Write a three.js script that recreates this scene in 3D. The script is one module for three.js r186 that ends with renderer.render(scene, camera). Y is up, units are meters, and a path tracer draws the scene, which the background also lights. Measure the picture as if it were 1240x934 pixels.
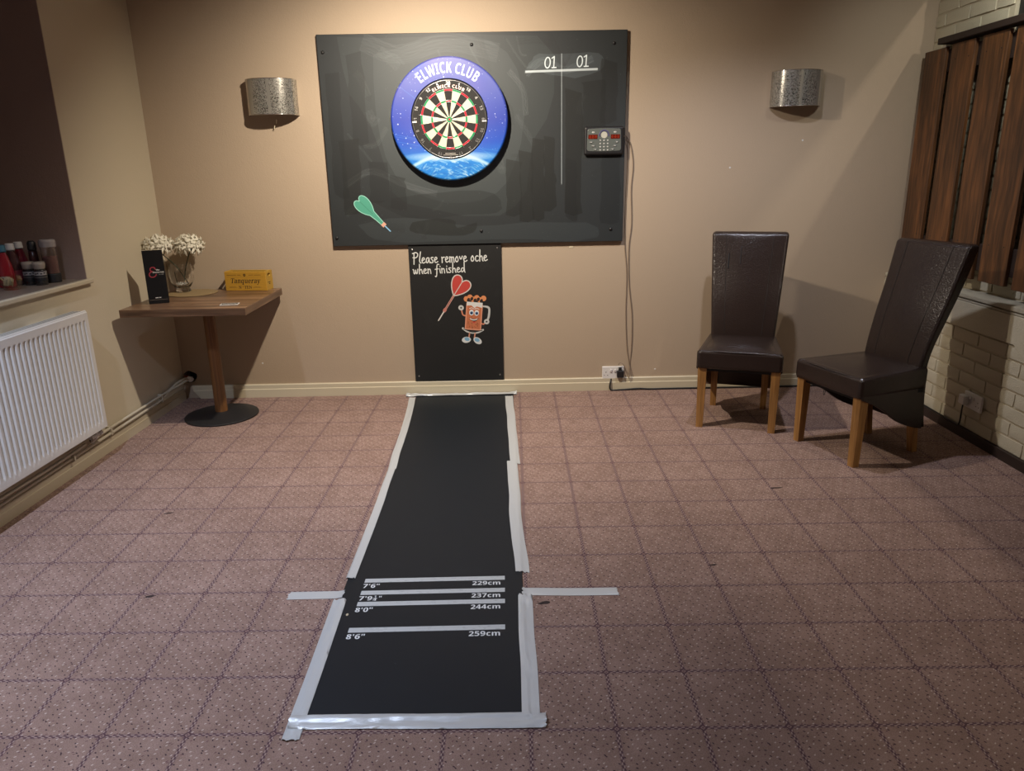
import * as THREE from 'three';
import { RoundedBoxGeometry } from 'three/addons/geometries/RoundedBoxGeometry.js';
import { TextGeometry } from 'three/addons/geometries/TextGeometry.js';
import { FontLoader } from 'three/addons/loaders/FontLoader.js';
import * as BGU from 'three/addons/utils/BufferGeometryUtils.js';

// ---------- camera, lights, exposure ----------
const scene = new THREE.Scene();
scene.background = new THREE.Color(0x000000);
const camera = new THREE.PerspectiveCamera(2 * Math.atan(467 / 886.5236) * 180 / Math.PI, 1240 / 934, 0.05, 40);
camera.position.set(0.3098, 1.4402, 4.7264);
camera.rotation.set(-0.2876, -0.0076, -0.018, 'YXZ');
scene.add(camera);
const renderer = new THREE.WebGLRenderer({ antialias: true });
renderer.toneMapping = THREE.LinearToneMapping;
renderer.toneMappingExposure = 1.0;
renderer.shadowMap.enabled = true;
// ceiling spots: [position, aim, intensity, colour, half angle, penumbra, label]
const SPOTS = [
  [[-0.17, 2.5, 1.30], [0.05, 0.85, 0.12], 21.5, 0xfff0dc, 1.3, 1.0, 'recessed ceiling spotlight aimed at the dartboard'],
  [[1.48, 2.5, 1.12], [1.75, 0, 0.9], 6.0, 0xeef0ff, 1.2, 0.9, 'recessed ceiling spotlight above the leather chairs'],
  [[2.5, 2.5, 1.2], [2.89, 1.8, 0.4], 1.9, 0xf0f2ea, 0.95, 0.95, 'added ceiling spotlight brightening the slatted panel and brick pier'],  // added lamp without a known fitting, lifts the upper pier bricks and slats
  [[-1.35, 2.5, 2.9], [-1.3, 0, 2.7], 22, 0xdae5ff, 1.0, 1.0, 'recessed ceiling spotlight left of the dart mat'],
  [[-0.6, 2.5, 5.6], [-0.6, 0, 5.2], 4, 0xfaeee0, 1.1, 0.9, 'recessed ceiling spotlight behind the throw line'],
];
const PENDANT = { pos: [3.2, 2.89, 3.5], intensity: 5.5, color: 0xfff2e0 };

// ---------- helpers ----------
let _s = 12345;
const rnd = () => { _s = (_s * 1664525 + 1013904223) >>> 0; return _s / 4294967296; };
const rr = (a, b) => a + (b - a) * rnd();
const hash = (x, y, s) => { let h = (x * 374761393 + y * 668265263 + s * 974634287) | 0; h = Math.imul(h ^ (h >>> 13), 1274126177); h ^= h >>> 16; return (h >>> 0) / 4294967296; };
function vnoise(x, y, px, py, s) {                       // periodic value noise
  const xi = Math.floor(x), yi = Math.floor(y), fx = x - xi, fy = y - yi;
  const u = fx * fx * (3 - 2 * fx), v = fy * fy * (3 - 2 * fy), m = (a, n) => ((a % n) + n) % n;
  const a = hash(m(xi, px), m(yi, py), s), b = hash(m(xi + 1, px), m(yi, py), s), c = hash(m(xi, px), m(yi + 1, py), s), d = hash(m(xi + 1, px), m(yi + 1, py), s);
  return a + (b - a) * u + (c - a) * v + (a - b - c + d) * u * v;
}
function dataTex(w, h, fn, srgb = true) {
  const d = new Uint8Array(w * h * 4);
  for (let j = 0; j < h; j++) for (let i = 0; i < w; i++) {
    const c = fn(i / w, j / h, i, j), o = (j * w + i) * 4;
    d[o] = Math.max(0, Math.min(255, c[0])); d[o + 1] = Math.max(0, Math.min(255, c[1])); d[o + 2] = Math.max(0, Math.min(255, c[2])); d[o + 3] = 255;
  }
  const t = new THREE.DataTexture(d, w, h);
  t.wrapS = t.wrapT = THREE.RepeatWrapping; t.magFilter = THREE.LinearFilter; t.minFilter = THREE.LinearMipmapLinearFilter;
  if (srgb) t.colorSpace = THREE.SRGBColorSpace;
  t.needsUpdate = true; return t;
}
function canvasTex(w, h, draw) {
  const c = document.createElement('canvas'); c.width = w; c.height = h;
  draw(c.getContext('2d'), w, h);
  const t = new THREE.CanvasTexture(c); t.colorSpace = THREE.SRGBColorSpace; t.anisotropy = 8; return t;
}
const rep = (t, x, y = x) => { const c = t.clone(); c.repeat.set(x, y); c.needsUpdate = true; return c; };
const std = (o) => new THREE.MeshStandardMaterial(o);
const phy = (o) => new THREE.MeshPhysicalMaterial(o);
const lin = (r, g, b) => new THREE.Color().setRGB(r, g, b);
const names = {};
const numbered = (n) => { const k = names[n] = (names[n] ?? -1) + 1; return k ? n + '_' + String(k).padStart(3, '0') : n; };
function boxUV(g, sc = 1) {                                // uv in metres by dominant normal
  if (g.index) g = g.toNonIndexed();
  g.computeVertexNormals === undefined;
  const p = g.attributes.position, n = g.attributes.normal, uv = new Float32Array(p.count * 2);
  for (let i = 0; i < p.count; i++) {
    const ax = Math.abs(n.getX(i)), ay = Math.abs(n.getY(i)), az = Math.abs(n.getZ(i));
    let u, v;
    if (ay >= ax && ay >= az) { u = p.getX(i); v = p.getZ(i); } else if (ax >= az) { u = p.getZ(i); v = p.getY(i); } else { u = p.getX(i); v = p.getY(i); }
    uv[2 * i] = u * sc; uv[2 * i + 1] = v * sc;
  }
  g.setAttribute('uv', new THREE.BufferAttribute(uv, 2)); return g;
}
const swapUV = (g) => { const u = g.attributes.uv; for (let i = 0; i < u.count; i++) { const a = u.getX(i); u.setXY(i, u.getY(i), a); } return g; };
const box = (x0, x1, y0, y1, z0, z1) => new THREE.BoxGeometry(x1 - x0, y1 - y0, z1 - z0).translate((x0 + x1) / 2, (y0 + y1) / 2, (z0 + z1) / 2);
const rbox = (w, h, d, r, x = 0, y = 0, z = 0, s = 2) => new RoundedBoxGeometry(w, h, d, s, r).translate(x, y, z);
const cyl = (r0, r1, h, x = 0, y = 0, z = 0, n = 24) => new THREE.CylinderGeometry(r1, r0, h, n).translate(x, y + h / 2, z);
function rod(a, b, r, n = 10) {
  const A = new THREE.Vector3(...a), B = new THREE.Vector3(...b), d = B.clone().sub(A), g = new THREE.CylinderGeometry(r, r, d.length(), n);
  g.applyQuaternion(new THREE.Quaternion().setFromUnitVectors(new THREE.Vector3(0, 1, 0), d.clone().normalize()));
  const m = A.add(B).multiplyScalar(0.5); return g.translate(m.x, m.y, m.z);
}
const tube = (pts, r, n = 60, rs = 8) => new THREE.TubeGeometry(new THREE.CatmullRomCurve3(pts.map((p) => new THREE.Vector3(...p)), false, 'centripetal'), n, r, rs, false);
const lathe = (pts, n = 40) => new THREE.LatheGeometry(pts.map((p) => new THREE.Vector2(...p)), n);
const merge = (gs) => BGU.mergeGeometries(gs.map((g) => { const q = g.index ? g.toNonIndexed() : g; for (const k of Object.keys(q.attributes)) if (!['position', 'normal', 'uv'].includes(k)) q.deleteAttribute(k); if (!q.attributes.uv) q.setAttribute('uv', new THREE.BufferAttribute(new Float32Array(q.attributes.position.count * 2), 2)); return q; }));
function mesh(name, g, m, parent = scene, num = parent === scene) {
  const o = new THREE.Mesh(Array.isArray(g) ? merge(g) : g, m); o.name = num ? numbered(name) : name;
  o.castShadow = o.receiveShadow = true; parent.add(o); return o;
}
const tag = (o, label, category, group) => { Object.assign(o.userData, { label, category }); if (group) o.userData.group = group; return o; };
function thing(name, label, category, pos = [0, 0, 0], turn = 0, group) {
  const o = new THREE.Group(); o.name = numbered(name); o.position.set(...pos); o.rotation.y = turn; scene.add(o); return tag(o, label, category, group);
}
function struct(name, g, m, label, category) { const o = mesh(name, g, m); o.userData.kind = 'structure'; o.userData.label = label; o.userData.category = category; return o; }
// left wall frame: the wall runs 1.4 degrees off square
const LA = -0.0245, LX = -1.849;
const lw = (dx, y, dz) => [LX + dx * Math.cos(LA) + dz * Math.sin(LA), y, -dx * Math.sin(LA) + dz * Math.cos(LA)];

// ---------- textures ----------
const paintBump = dataTex(512, 512, (u, v) => { const n = 0.5 * vnoise(u * 128, v * 128, 128, 128, 1) + 0.3 * vnoise(u * 48, v * 48, 48, 48, 2) + 0.2 * vnoise(u * 12, v * 12, 12, 12, 3); const c = n * 255; return [c, c, c]; }, false);
const fineBump = dataTex(512, 512, (u, v, i, j) => { const c = (0.6 * hash(i, j, 5) + 0.4 * vnoise(u * 128, v * 128, 128, 128, 6)) * 255; return [c, c, c]; }, false);
const leatherBump = dataTex(512, 512, (u, v) => { const n = vnoise(u * 160, v * 160, 160, 160, 7) * 0.55 + vnoise(u * 70, v * 70, 70, 70, 8) * 0.25 + vnoise(u * 9, v * 24, 9, 24, 9) * 0.2; return [n * 255, n * 255, n * 255]; }, false);
const wood = (c0, c1, seed, streak = 60) => dataTex(512, 512, (u, v) => {   // grain runs along u
  const w = v + 0.02 * vnoise(u * 3, v * 4, 3, 4, seed);
  let n = 0.45 * vnoise(u * 4, w * streak, 4, streak, seed + 1) + 0.3 * vnoise(u * 12, w * streak * 2.5, 12, streak * 2.5 | 0, seed + 2) + 0.25 * vnoise(u * 2, w * 9, 2, 9, seed + 3);
  n = Math.max(0, Math.min(1, (n - 0.5) * 1.7 + 0.5));
  return [0, 1, 2].map((k) => c0[k] + (c1[k] - c0[k]) * n);
});
const slatTex = wood([60, 38, 20], [116, 74, 40], 21, 40);
const tableTex = wood([76, 56, 42], [138, 107, 82], 31, 26);
const oakTex = wood([136, 98, 52], [182, 136, 80], 41, 50);
const poleTex = wood([92, 60, 32], [132, 90, 50], 51, 30);
// carpet: 4 x 4 pattern cells, 0.92 m
const CELL = 0.2301;
const carpetTex = canvasTex(1536, 1536, (g, W) => {
  g.fillStyle = '#8e7468'; g.fillRect(0, 0, W, W);
  const im = g.getImageData(0, 0, W, W), d = im.data;
  for (let j = 0; j < W; j++) for (let i = 0; i < W; i++) {
    const k = (j * W + i) * 4, n = (hash(i >> 1, j >> 1, 3) - 0.5) * 26 + (hash(i, j, 4) - 0.5) * 20 + (vnoise(i / W * 24, j / W * 24, 24, 24, 11) - 0.5) * 16 + (vnoise(i / W * 5, j / W * 5, 5, 5, 12) - 0.5) * 10;
    d[k] += n; d[k + 1] += n * 0.95; d[k + 2] += n * 0.95;
  }
  g.putImageData(im, 0, 0);
  const C = W / 4, P = W / (4 * CELL);                     // pixels per metre
  const wrapDraw = (x, y, f) => { for (const ox of [-W, 0, W]) for (const oy of [-W, 0, W]) if (x + ox > -30 && x + ox < W + 30 && y + oy > -30 && y + oy < W + 30) { g.save(); g.translate(x + ox, y + oy); f(); g.restore(); } };
  const N = 60, st = W / N;
  for (let j = 0; j < N; j++) for (let i = 0; i < N; i++) {
    const x = (i + (j % 2) * 0.5 + rr(-0.42, 0.42)) * st, y = (j + rr(-0.42, 0.42)) * st, k = (i + 2 * j) % 3, a = (k === 0 ? 0.75 : -0.6) + rr(-0.3, 0.3);
    const col = k === 0 ? '#3d282e' : k === 1 ? '#c0ada2' : (rnd() < 0.5 ? '#8f746b' : '#6a4c4b');
    wrapDraw(x, y, () => { g.rotate(a); g.fillStyle = col; g.beginPath(); g.ellipse(0, 0, 0.0035 * P, 0.0018 * P, 0, 0, 7); g.fill(); });
  }
  for (let q = 0; q < 4; q++) {
    const c = (q + 0.5) * C;
    for (const vert of [0, 1]) {
      const L = (a, b, w, h, col) => { g.fillStyle = col; vert ? g.fillRect(b, a, h, w) : g.fillRect(a, b, w, h); };
      L(0, c - 0.0048 * P, W, 0.0096 * P, '#775d59');
      const nD = 96, s = W / nD;
      for (let i = 0; i < nD; i++) {
        const o = (i % 2 ? 1 : -1) * 0.0022 * P;
        L(i * s + s * 0.12, c + o - 0.0016 * P, s * 0.75, 0.0032 * P, '#a08a80');
        L(i * s + s * 0.1, c - o - 0.0018 * P, s * 0.8, 0.0036 * P, '#4f363c');
        L(i * s, c - 0.0066 * P, s * 0.55, 0.0022 * P, '#705655'); L(i * s + s * 0.4, c + 0.0044 * P, s * 0.55, 0.0022 * P, '#705655');
      }
    }
  }
  for (let a = 0; a < 4; a++) for (let b = 0; b < 4; b++) {
    g.save(); g.translate((a + 0.5) * C, (b + 0.5) * C); g.rotate(Math.PI / 4);
    g.fillStyle = '#553b3f'; g.fillRect(-0.0095 * P, -0.0095 * P, 0.019 * P, 0.019 * P);
    g.fillStyle = '#94796f'; g.fillRect(-0.005 * P, -0.005 * P, 0.010 * P, 0.010 * P);
    g.fillStyle = '#63484a'; g.fillRect(-0.0026 * P, -0.0026 * P, 0.0052 * P, 0.0052 * P); g.restore();
  }
});
carpetTex.wrapS = carpetTex.wrapT = THREE.RepeatWrapping;

// ---------- base materials ----------
const M = {
  wall: std({ color: lin(0.418, 0.328, 0.236), roughness: 0.72, bumpMap: rep(paintBump, 2.2), bumpScale: 0.0006 }),
  cream: std({ color: lin(0.54, 0.475, 0.35), roughness: 0.7, bumpMap: rep(paintBump, 2.2), bumpScale: 0.0006 }),
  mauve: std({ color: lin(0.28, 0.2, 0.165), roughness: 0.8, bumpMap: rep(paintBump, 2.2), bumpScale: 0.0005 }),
  ceil: std({ color: lin(0.6, 0.56, 0.5), roughness: 0.9 }),
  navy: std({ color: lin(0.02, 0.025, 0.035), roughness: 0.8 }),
  gloss: std({ color: lin(0.56, 0.5, 0.36), roughness: 0.4 }),
  glossL: std({ color: lin(0.5, 0.44, 0.32), roughness: 0.4 }),
  sill: std({ color: lin(0.2, 0.16, 0.13), roughness: 0.3 }),
  brick: std({ color: lin(0.55, 0.5, 0.37), roughness: 0.75, bumpMap: rep(paintBump, 5), bumpScale: 0.003 }),
  mortar: std({ color: lin(0.5, 0.44, 0.32), roughness: 0.85, bumpMap: rep(paintBump, 5), bumpScale: 0.002 }),
  darkWood: std({ color: lin(0.025, 0.014, 0.01), roughness: 0.6 }),
  slat: std({ map: rep(slatTex, 1.2, 1.6), roughness: 0.5 }),
  oak: std({ map: rep(oakTex, 1.5, 2.5), roughness: 0.5 }),
  pole: std({ map: rep(poleTex, 1, 3), roughness: 0.45 }),
  table: std({ map: rep(tableTex, 0.9, 1.6), roughness: 0.32 }),
  white: std({ color: lin(0.66, 0.65, 0.62), roughness: 0.35 }),
  radiator: std({ color: lin(0.62, 0.61, 0.58), roughness: 0.35 }),
  legend: std({ color: lin(0.42, 0.42, 0.4), roughness: 0.4 }),
  whitePlastic: std({ color: lin(0.72, 0.71, 0.69), roughness: 0.35 }),
  black: std({ color: lin(0.012, 0.012, 0.013), roughness: 0.45 }),
  blackMatt: std({ color: lin(0.012, 0.012, 0.013), roughness: 0.8 }),
  blackIron: std({ color: lin(0.014, 0.014, 0.015), roughness: 0.5, bumpMap: rep(fineBump, 4), bumpScale: 0.0004 }),
  leather: phy({ color: lin(0.022, 0.014, 0.012), roughness: 0.25, specularIntensity: 0.9, bumpMap: rep(leatherBump, 2.5), bumpScale: 0.001 }),
  seam: std({ color: lin(0.008, 0.006, 0.005), roughness: 0.7 }),
  steel: std({ color: lin(0.55, 0.55, 0.55), metalness: 1, roughness: 0.3 }),
  pipe: std({ color: lin(0.5, 0.46, 0.36), roughness: 0.4 }),
  tape: std({ color: lin(0.56, 0.59, 0.60), roughness: 0.36, metalness: 0.3, bumpMap: rep(fineBump, 6), bumpScale: 0.0003 }),
  chrome: std({ color: lin(0.6, 0.6, 0.6), metalness: 1, roughness: 0.2 }),
  greyCable: std({ color: lin(0.2, 0.15, 0.11), roughness: 0.5 }),
};

// ---------- the room ----------
{ // floor with carpet
  const g = new THREE.PlaneGeometry(7.3, 7.2, 8, 8).rotateX(-Math.PI / 2).translate(1.55, 0, 3.5);
  const p = g.attributes.position, uv = g.attributes.uv;
  const ga = 0.0129, gx = 0.6499 - 0.0553, gz = 2.4238, c = Math.cos(ga), s = Math.sin(ga);
  for (let i = 0; i < p.count; i++) {
    const dx = p.getX(i) - gx, dz = p.getZ(i) - gz;
    uv.setXY(i, (dx * c + dz * s) / (4 * CELL) + 0.125, -(-dx * s + dz * c) / (4 * CELL) + 0.125);
  }
  struct('floor', g, std({ map: carpetTex, roughness: 0.95, bumpMap: rep(fineBump, 3), bumpScale: 0.002 }), 'worn reddish brown carpet woven with a grid of dashed squares and specks', 'carpet');
  const fl = scene.getObjectByName('floor'), sm = std({ color: lin(0.03, 0.018, 0.016), roughness: 0.95 });
  for (const [x, z, w, d, a] of [[0.425, 2.515, 0.022, 0.009, 0.2], [0.06, 3.35, 0.02, 0.012, 0.7], [1.55, 1.62, 0.03, 0.006, 0.1], [-1.2, 1.75, 0.02, 0.006, 0.4], [-0.98, 2.42, 0.016, 0.007, 0.3], [1.07, 2.29, 0.014, 0.005, 0.2]]) {   // trodden-in crumbs and spots
    const sh = new THREE.Shape(); for (let i = 0; i < 11; i++) { const q = i / 11 * 6.283, r = 1 + rr(-0.3, 0.3), X = w * r * Math.cos(q), Y = d * r * Math.sin(q); i ? sh.lineTo(X, Y) : sh.moveTo(X, Y); }
    const o = mesh('dark_spot', new THREE.ExtrudeGeometry(sh, { depth: 0.0008, bevelEnabled: false }).rotateX(-Math.PI / 2), sm, fl); o.position.set(x, 0.0001, z); o.rotation.y = a;
  }
  struct('floor_slab', box(-2.6, 5.3, -0.15, -0.004, -0.1, 7.1), M.mortar, 'solid floor under the carpet', 'floor');
}
struct('ceiling', box(-2.6, 2.89, 2.51, 2.61, -0.1, 7.1), M.ceil, 'plain pale ceiling with recessed spotlights', 'ceiling');
{ // back wall with the rough pipe hole in its left corner
  const sh = new THREE.Shape([[-2.6, 0], [5.3, 0], [5.3, 3.2], [-2.6, 3.2]].map((p) => new THREE.Vector2(...p)));
  const hole = new THREE.Path(), hx = -1.798, hy = 0.148;
  for (let i = 0; i < 18; i++) { const a = -i / 18 * Math.PI * 2, r = 0.042 * (1 + 0.09 * Math.sin(3 * a + 1) + 0.05 * Math.sin(5 * a)); i ? hole.lineTo(hx + r * Math.cos(a), hy + r * Math.sin(a)) : hole.moveTo(hx + r, hy); }
  sh.holes.push(hole);
  const w = struct('wall_back', boxUV(new THREE.ExtrudeGeometry(sh, { depth: 0.1, bevelEnabled: false }).translate(0, 0, -0.1)), M.wall, 'taupe painted plaster wall behind the dartboard', 'wall');
  mesh('cavity_backing', box(hx - 0.09, hx + 0.09, hy - 0.09, hy + 0.09, -0.13, -0.098), M.blackMatt, w);
  for (const [x, y] of [[2.162, 1.579], [1.724, 1.425], [-1.308, 0.231], [1.306, 0.137]]) mesh('filled_screw_hole', new THREE.SphereGeometry(0.006, 10, 6).scale(1, 1, 0.2).translate(x, y, 0), M.white, w);
  for (const [x, y, sx, sy] of [[1.072, 2.04, 0.006, 0.03], [1.074, 1.95, 0.008, 0.04], [1.071, 1.88, 0.005, 0.03], [0.74, 0.955, 0.016, 0.006], [-0.28, 0.965, 0.01, 0.004]])
    mesh('bare_plaster_chip', new THREE.SphereGeometry(1, 8, 6).scale(sx, sy, 0.0015).translate(x, y, 0.0002), M.gloss, w);
}
const R0 = 0.872, R1 = 3.2, RY0 = 0.915, RY1 = 2.4;             // recess in the left wall (along the wall, height)
{
  const sh = new THREE.Shape([[-0.1, 0], [7.2, 0], [7.2, 2.6], [-0.1, 2.6]].map((p) => new THREE.Vector2(...p)));
  sh.holes.push(new THREE.Path([[R0, RY0], [R0, RY1], [R1, RY1], [R1, RY0]].map((p) => new THREE.Vector2(...p))));
  // shape in (along, up) -> rotate so that the extrusion goes outwards (-x)
  const g = new THREE.ExtrudeGeometry(sh, { depth: 0.14, bevelEnabled: false }).rotateY(-Math.PI / 2);
  const w = struct('wall_left', boxUV(g), M.cream, 'cream painted wall with the radiator and a deep recess', 'wall');
  w.position.set(LX, 0, 0); w.rotation.y = LA;
  const d = 0.62;                                                // dark recess lining
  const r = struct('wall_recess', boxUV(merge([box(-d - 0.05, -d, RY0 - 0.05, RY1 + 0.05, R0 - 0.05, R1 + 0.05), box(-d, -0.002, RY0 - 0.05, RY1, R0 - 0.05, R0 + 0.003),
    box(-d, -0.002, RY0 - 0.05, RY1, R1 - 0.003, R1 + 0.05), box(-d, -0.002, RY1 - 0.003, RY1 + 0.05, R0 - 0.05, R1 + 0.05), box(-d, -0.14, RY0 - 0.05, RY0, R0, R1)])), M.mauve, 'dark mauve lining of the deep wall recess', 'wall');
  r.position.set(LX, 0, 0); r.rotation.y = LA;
  const s = struct('trim_1', box(-d, -0.004, RY0, RY0 + 0.012, R0 + 0.003, R1 - 0.003), M.sill, 'dull brown sill board in the wall recess', 'sill');
  s.position.set(LX, 0, 0); s.rotation.y = LA;
  const n = struct('trim_2', rbox(0.03, 0.024, R1 - R0 + 0.02, 0.006, 0.012, RY0 + 0.003, (R0 + R1) / 2 - 0.005), M.glossL, 'cream sill nosing along the wall recess', 'trim');
  n.position.set(LX, 0, 0); n.rotation.y = LA;
}
struct('wall_front', box(-2.6, 5.3, 0, 3.2, 7.0, 7.1), M.cream, 'cream wall behind the viewer', 'wall');
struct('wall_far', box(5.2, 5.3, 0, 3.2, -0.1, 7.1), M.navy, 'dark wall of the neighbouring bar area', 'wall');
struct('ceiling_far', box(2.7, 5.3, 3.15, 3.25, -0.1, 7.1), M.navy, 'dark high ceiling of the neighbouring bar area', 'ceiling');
// skirting
function skirtProfile(h, t) { return [[0, 0], [t, 0], [t, h * 0.62], [t * 0.75, h * 0.66], [t * 0.75, h * 0.94], [t * 0.5, h], [0, h]]; }
{
  // back skirting: cut round at the left end beside the pipe hole
  const L = 2.79 + 1.80, h = 0.088;
  const g = new THREE.ExtrudeGeometry(new THREE.Shape(skirtProfile(h, 0.02).map((p) => new THREE.Vector2(...p))), { depth: L, bevelEnabled: false, steps: 300 });
  g.rotateY(-Math.PI / 2); g.rotateY(Math.PI);                     // profile x -> -z? fixed below
  const p = g.attributes.position;
  for (let i = 0; i < p.count; i++) { const a = p.getX(i), b = p.getY(i), c = p.getZ(i); let x = a; p.setXYZ(i, x, b, Math.abs(c)); }
  g.computeBoundingBox(); g.translate(-1.80 - g.boundingBox.min.x, 0, 0);
  for (let i = 0; i < p.count; i++) { const b = p.getY(i), x = p.getX(i), cut = -1.79 + 0.05 * Math.pow(1 - b / h, 2.2); if (x < cut) p.setX(i, cut); }
  g.computeVertexNormals();
  struct('baseboard_back', g, M.gloss, 'cream gloss skirting board along the dartboard wall', 'skirting');
  const g2 = new THREE.ExtrudeGeometry(new THREE.Shape(skirtProfile(0.078, 0.018).map((q) => new THREE.Vector2(...q))), { depth: 6.95, bevelEnabled: false }).translate(0, 0, 0.03);
  const o = struct('baseboard_left', g2, M.glossL, 'cream skirting board below the radiator', 'skirting'); o.position.set(LX, 0, 0); o.rotation.y = LA;
  struct('baseboard_right', box(2.772, 2.795, 0, 0.05, 0.021, 7.0), M.darkWood, 'dark brown skirting at the foot of the painted brick wall', 'skirting');
}
// right wall: painted brick dado, ledge, brick pier above, opening beyond it
const brickGeos = [];
for (const len of [0.216, 0.103, 0.16]) for (let v = 0; v < 3; v++) {
  let g = new THREE.BoxGeometry(0.03, 0.063, len, 1, 2, 3); const p = g.attributes.position, seen = {};
  for (let i = 0; i < p.count; i++) {
    const k = [p.getX(i), p.getY(i), p.getZ(i)].map((q) => q.toFixed(3)).join();
    const j = seen[k] ??= [rr(-0.0022, 0.0022), rr(-0.002, 0.002), rr(-0.002, 0.002)];
    const edge = Math.abs(p.getY(i)) > 0.03 || Math.abs(p.getZ(i)) > len / 2 - 0.001;
    p.setXYZ(i, p.getX(i) + (p.getX(i) < 0 ? j[0] + (edge ? 0.003 : 0) : 0), p.getY(i) + j[1], p.getZ(i) + j[2]);
  }
  g = BGU.toCreasedNormals(boxUV(g), 0.9); brickGeos.push({ len, g });
}
const brickG = (len) => { const a = brickGeos.filter((b) => Math.abs(b.len - len) < 0.03); return a[Math.floor(rnd() * a.length)].g; };
function bricks(parent, face, y0, y1, zmin, zmax, k0 = 0) {
  for (let k = k0, y = y0; y < y1; k++, y += 0.075) {
    const off = k % 2 ? 1.117 : 1.230;
    for (let n = -8; n < 12; n++) {
      let a = off + n * 0.226, b = a + 0.226; a = Math.max(a, zmin); b = Math.min(b, zmax);
      if (b - a < 0.07) continue;
      const len = b - a - 0.013, g = brickG(len > 0.19 ? 0.216 : len > 0.13 ? 0.16 : 0.103), base = len > 0.19 ? 0.216 : len > 0.13 ? 0.16 : 0.103;
      const o = mesh('brick', g, M.brick, parent); o.position.set(face + 0.015 + rr(-0.0015, 0.0015), y, (a + b) / 2); o.scale.z = len / base;
    }
  }
}
{
  const low = struct('wall_right', box(2.799, 3.0, 0, 0.735, -0.05, 7.05), M.mortar, 'low cream painted brick wall under the slatted panel', 'wall');
  bricks(low, 2.79, 0.084, 0.56, 0.0, 2.1);
  // smooth rendered band under the ledge, its lower edge dropping away towards the camera
  const sh = new THREE.Shape([[0, 0.578], [1.283, 0.578], [1.36, 0.53], [1.5, 0.40], [1.62, 0.33], [7.0, 0.33], [7.0, 0.712], [0, 0.712]].map((p) => new THREE.Vector2(...p)));
  mesh('rendered_band', boxUV(new THREE.ExtrudeGeometry(sh, { depth: 0.02, bevelEnabled: true, bevelSize: 0.003, bevelThickness: 0.003, bevelSegments: 1 }).rotateY(-Math.PI / 2).translate(2.803, 0, 0)), M.brick, low);
  mesh('ledge', [rbox(0.15, 0.026, 7.0, 0.008, 2.85, 0.745, 3.5), rbox(0.06, 0.012, 7.0, 0.004, 2.81, 0.722, 3.5)], M.brick, low);
  const pier = struct('wall_pier', box(2.899, 3.12, 0.735, 3.15, -0.05, 0.70), M.mortar, 'cream painted brick pier behind the slatted panel', 'wall');
  bricks(pier, 2.89, 0.80, 2.52, 0.0, 0.70, 1);
  struct('wall_header', box(2.89, 2.93, 2.51, 3.15, 0.70, 7.05), M.cream, 'lintel above the opening to the neighbouring bar area', 'wall');
  struct('wall_right_near', box(2.89, 3.12, 0.735, 2.51, 4.3, 7.05), M.cream, 'cream wall on the near side of the opening', 'wall');
  const beh = struct('wall_behind_panel', box(2.899, 3.12, 0.735, 2.06, 0.70, 4.3), M.mortar, 'cream painted brick wall glimpsed through the slats', 'wall');
  bricks(beh, 2.89, 0.80, 2.04, 0.70, 2.3, 1);
  struct('window_1', [box(2.92, 2.97, 2.06, 2.51, 0.70, 0.745)], M.black, 'black frame at the edge of the opening', 'frame');
}

// ---------- ceiling fittings ----------
for (const [pos, aim, I, col, ang, pen, label] of SPOTS) {
  const t = thing('ceiling_spotlight', label, 'spotlight', [pos[0], 2.51, pos[2]]);
  mesh('bezel', lathe([[0.04, -0.001], [0.042, -0.012], [0.056, -0.010], [0.06, -0.001]], 28), M.white, t);
  mesh('lens', cyl(0.038, 0.038, 0.004, 0, -0.006, 0), std({ color: 0xffffff, emissive: col, emissiveIntensity: 3, roughness: 0.5 }), t);
  const l = new THREE.SpotLight(col, I, 0, ang, pen, 2); l.name = 'spot'; l.position.set(0, -0.03, 0); t.add(l);
  l.target.position.set(aim[0] - pos[0], aim[1] - 2.51, aim[2] - pos[2]); l.target.name = 'aim'; t.add(l.target);
  l.castShadow = true; l.shadow.radius = 1.6; l.shadow.mapSize.set(2048, 2048); l.shadow.bias = -0.0005;
}
{
  const p = PENDANT.pos, t = thing('pendant_lamp', 'small globe pendant lamp hanging in the neighbouring bar area', 'lamp', [p[0], p[1], p[2]]);
  mesh('globe', new THREE.SphereGeometry(0.05, 20, 14), std({ color: 0xffffff, emissive: PENDANT.color, emissiveIntensity: 3 }), t);
  mesh('flex', cyl(0.006, 0.006, 0.21, 0, 0.05, 0, 8), M.black, t);
  const l = new THREE.PointLight(PENDANT.color, PENDANT.intensity, 0, 2); l.name = 'bulb'; l.castShadow = true; l.shadow.radius = 1; t.add(l);
}

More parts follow.
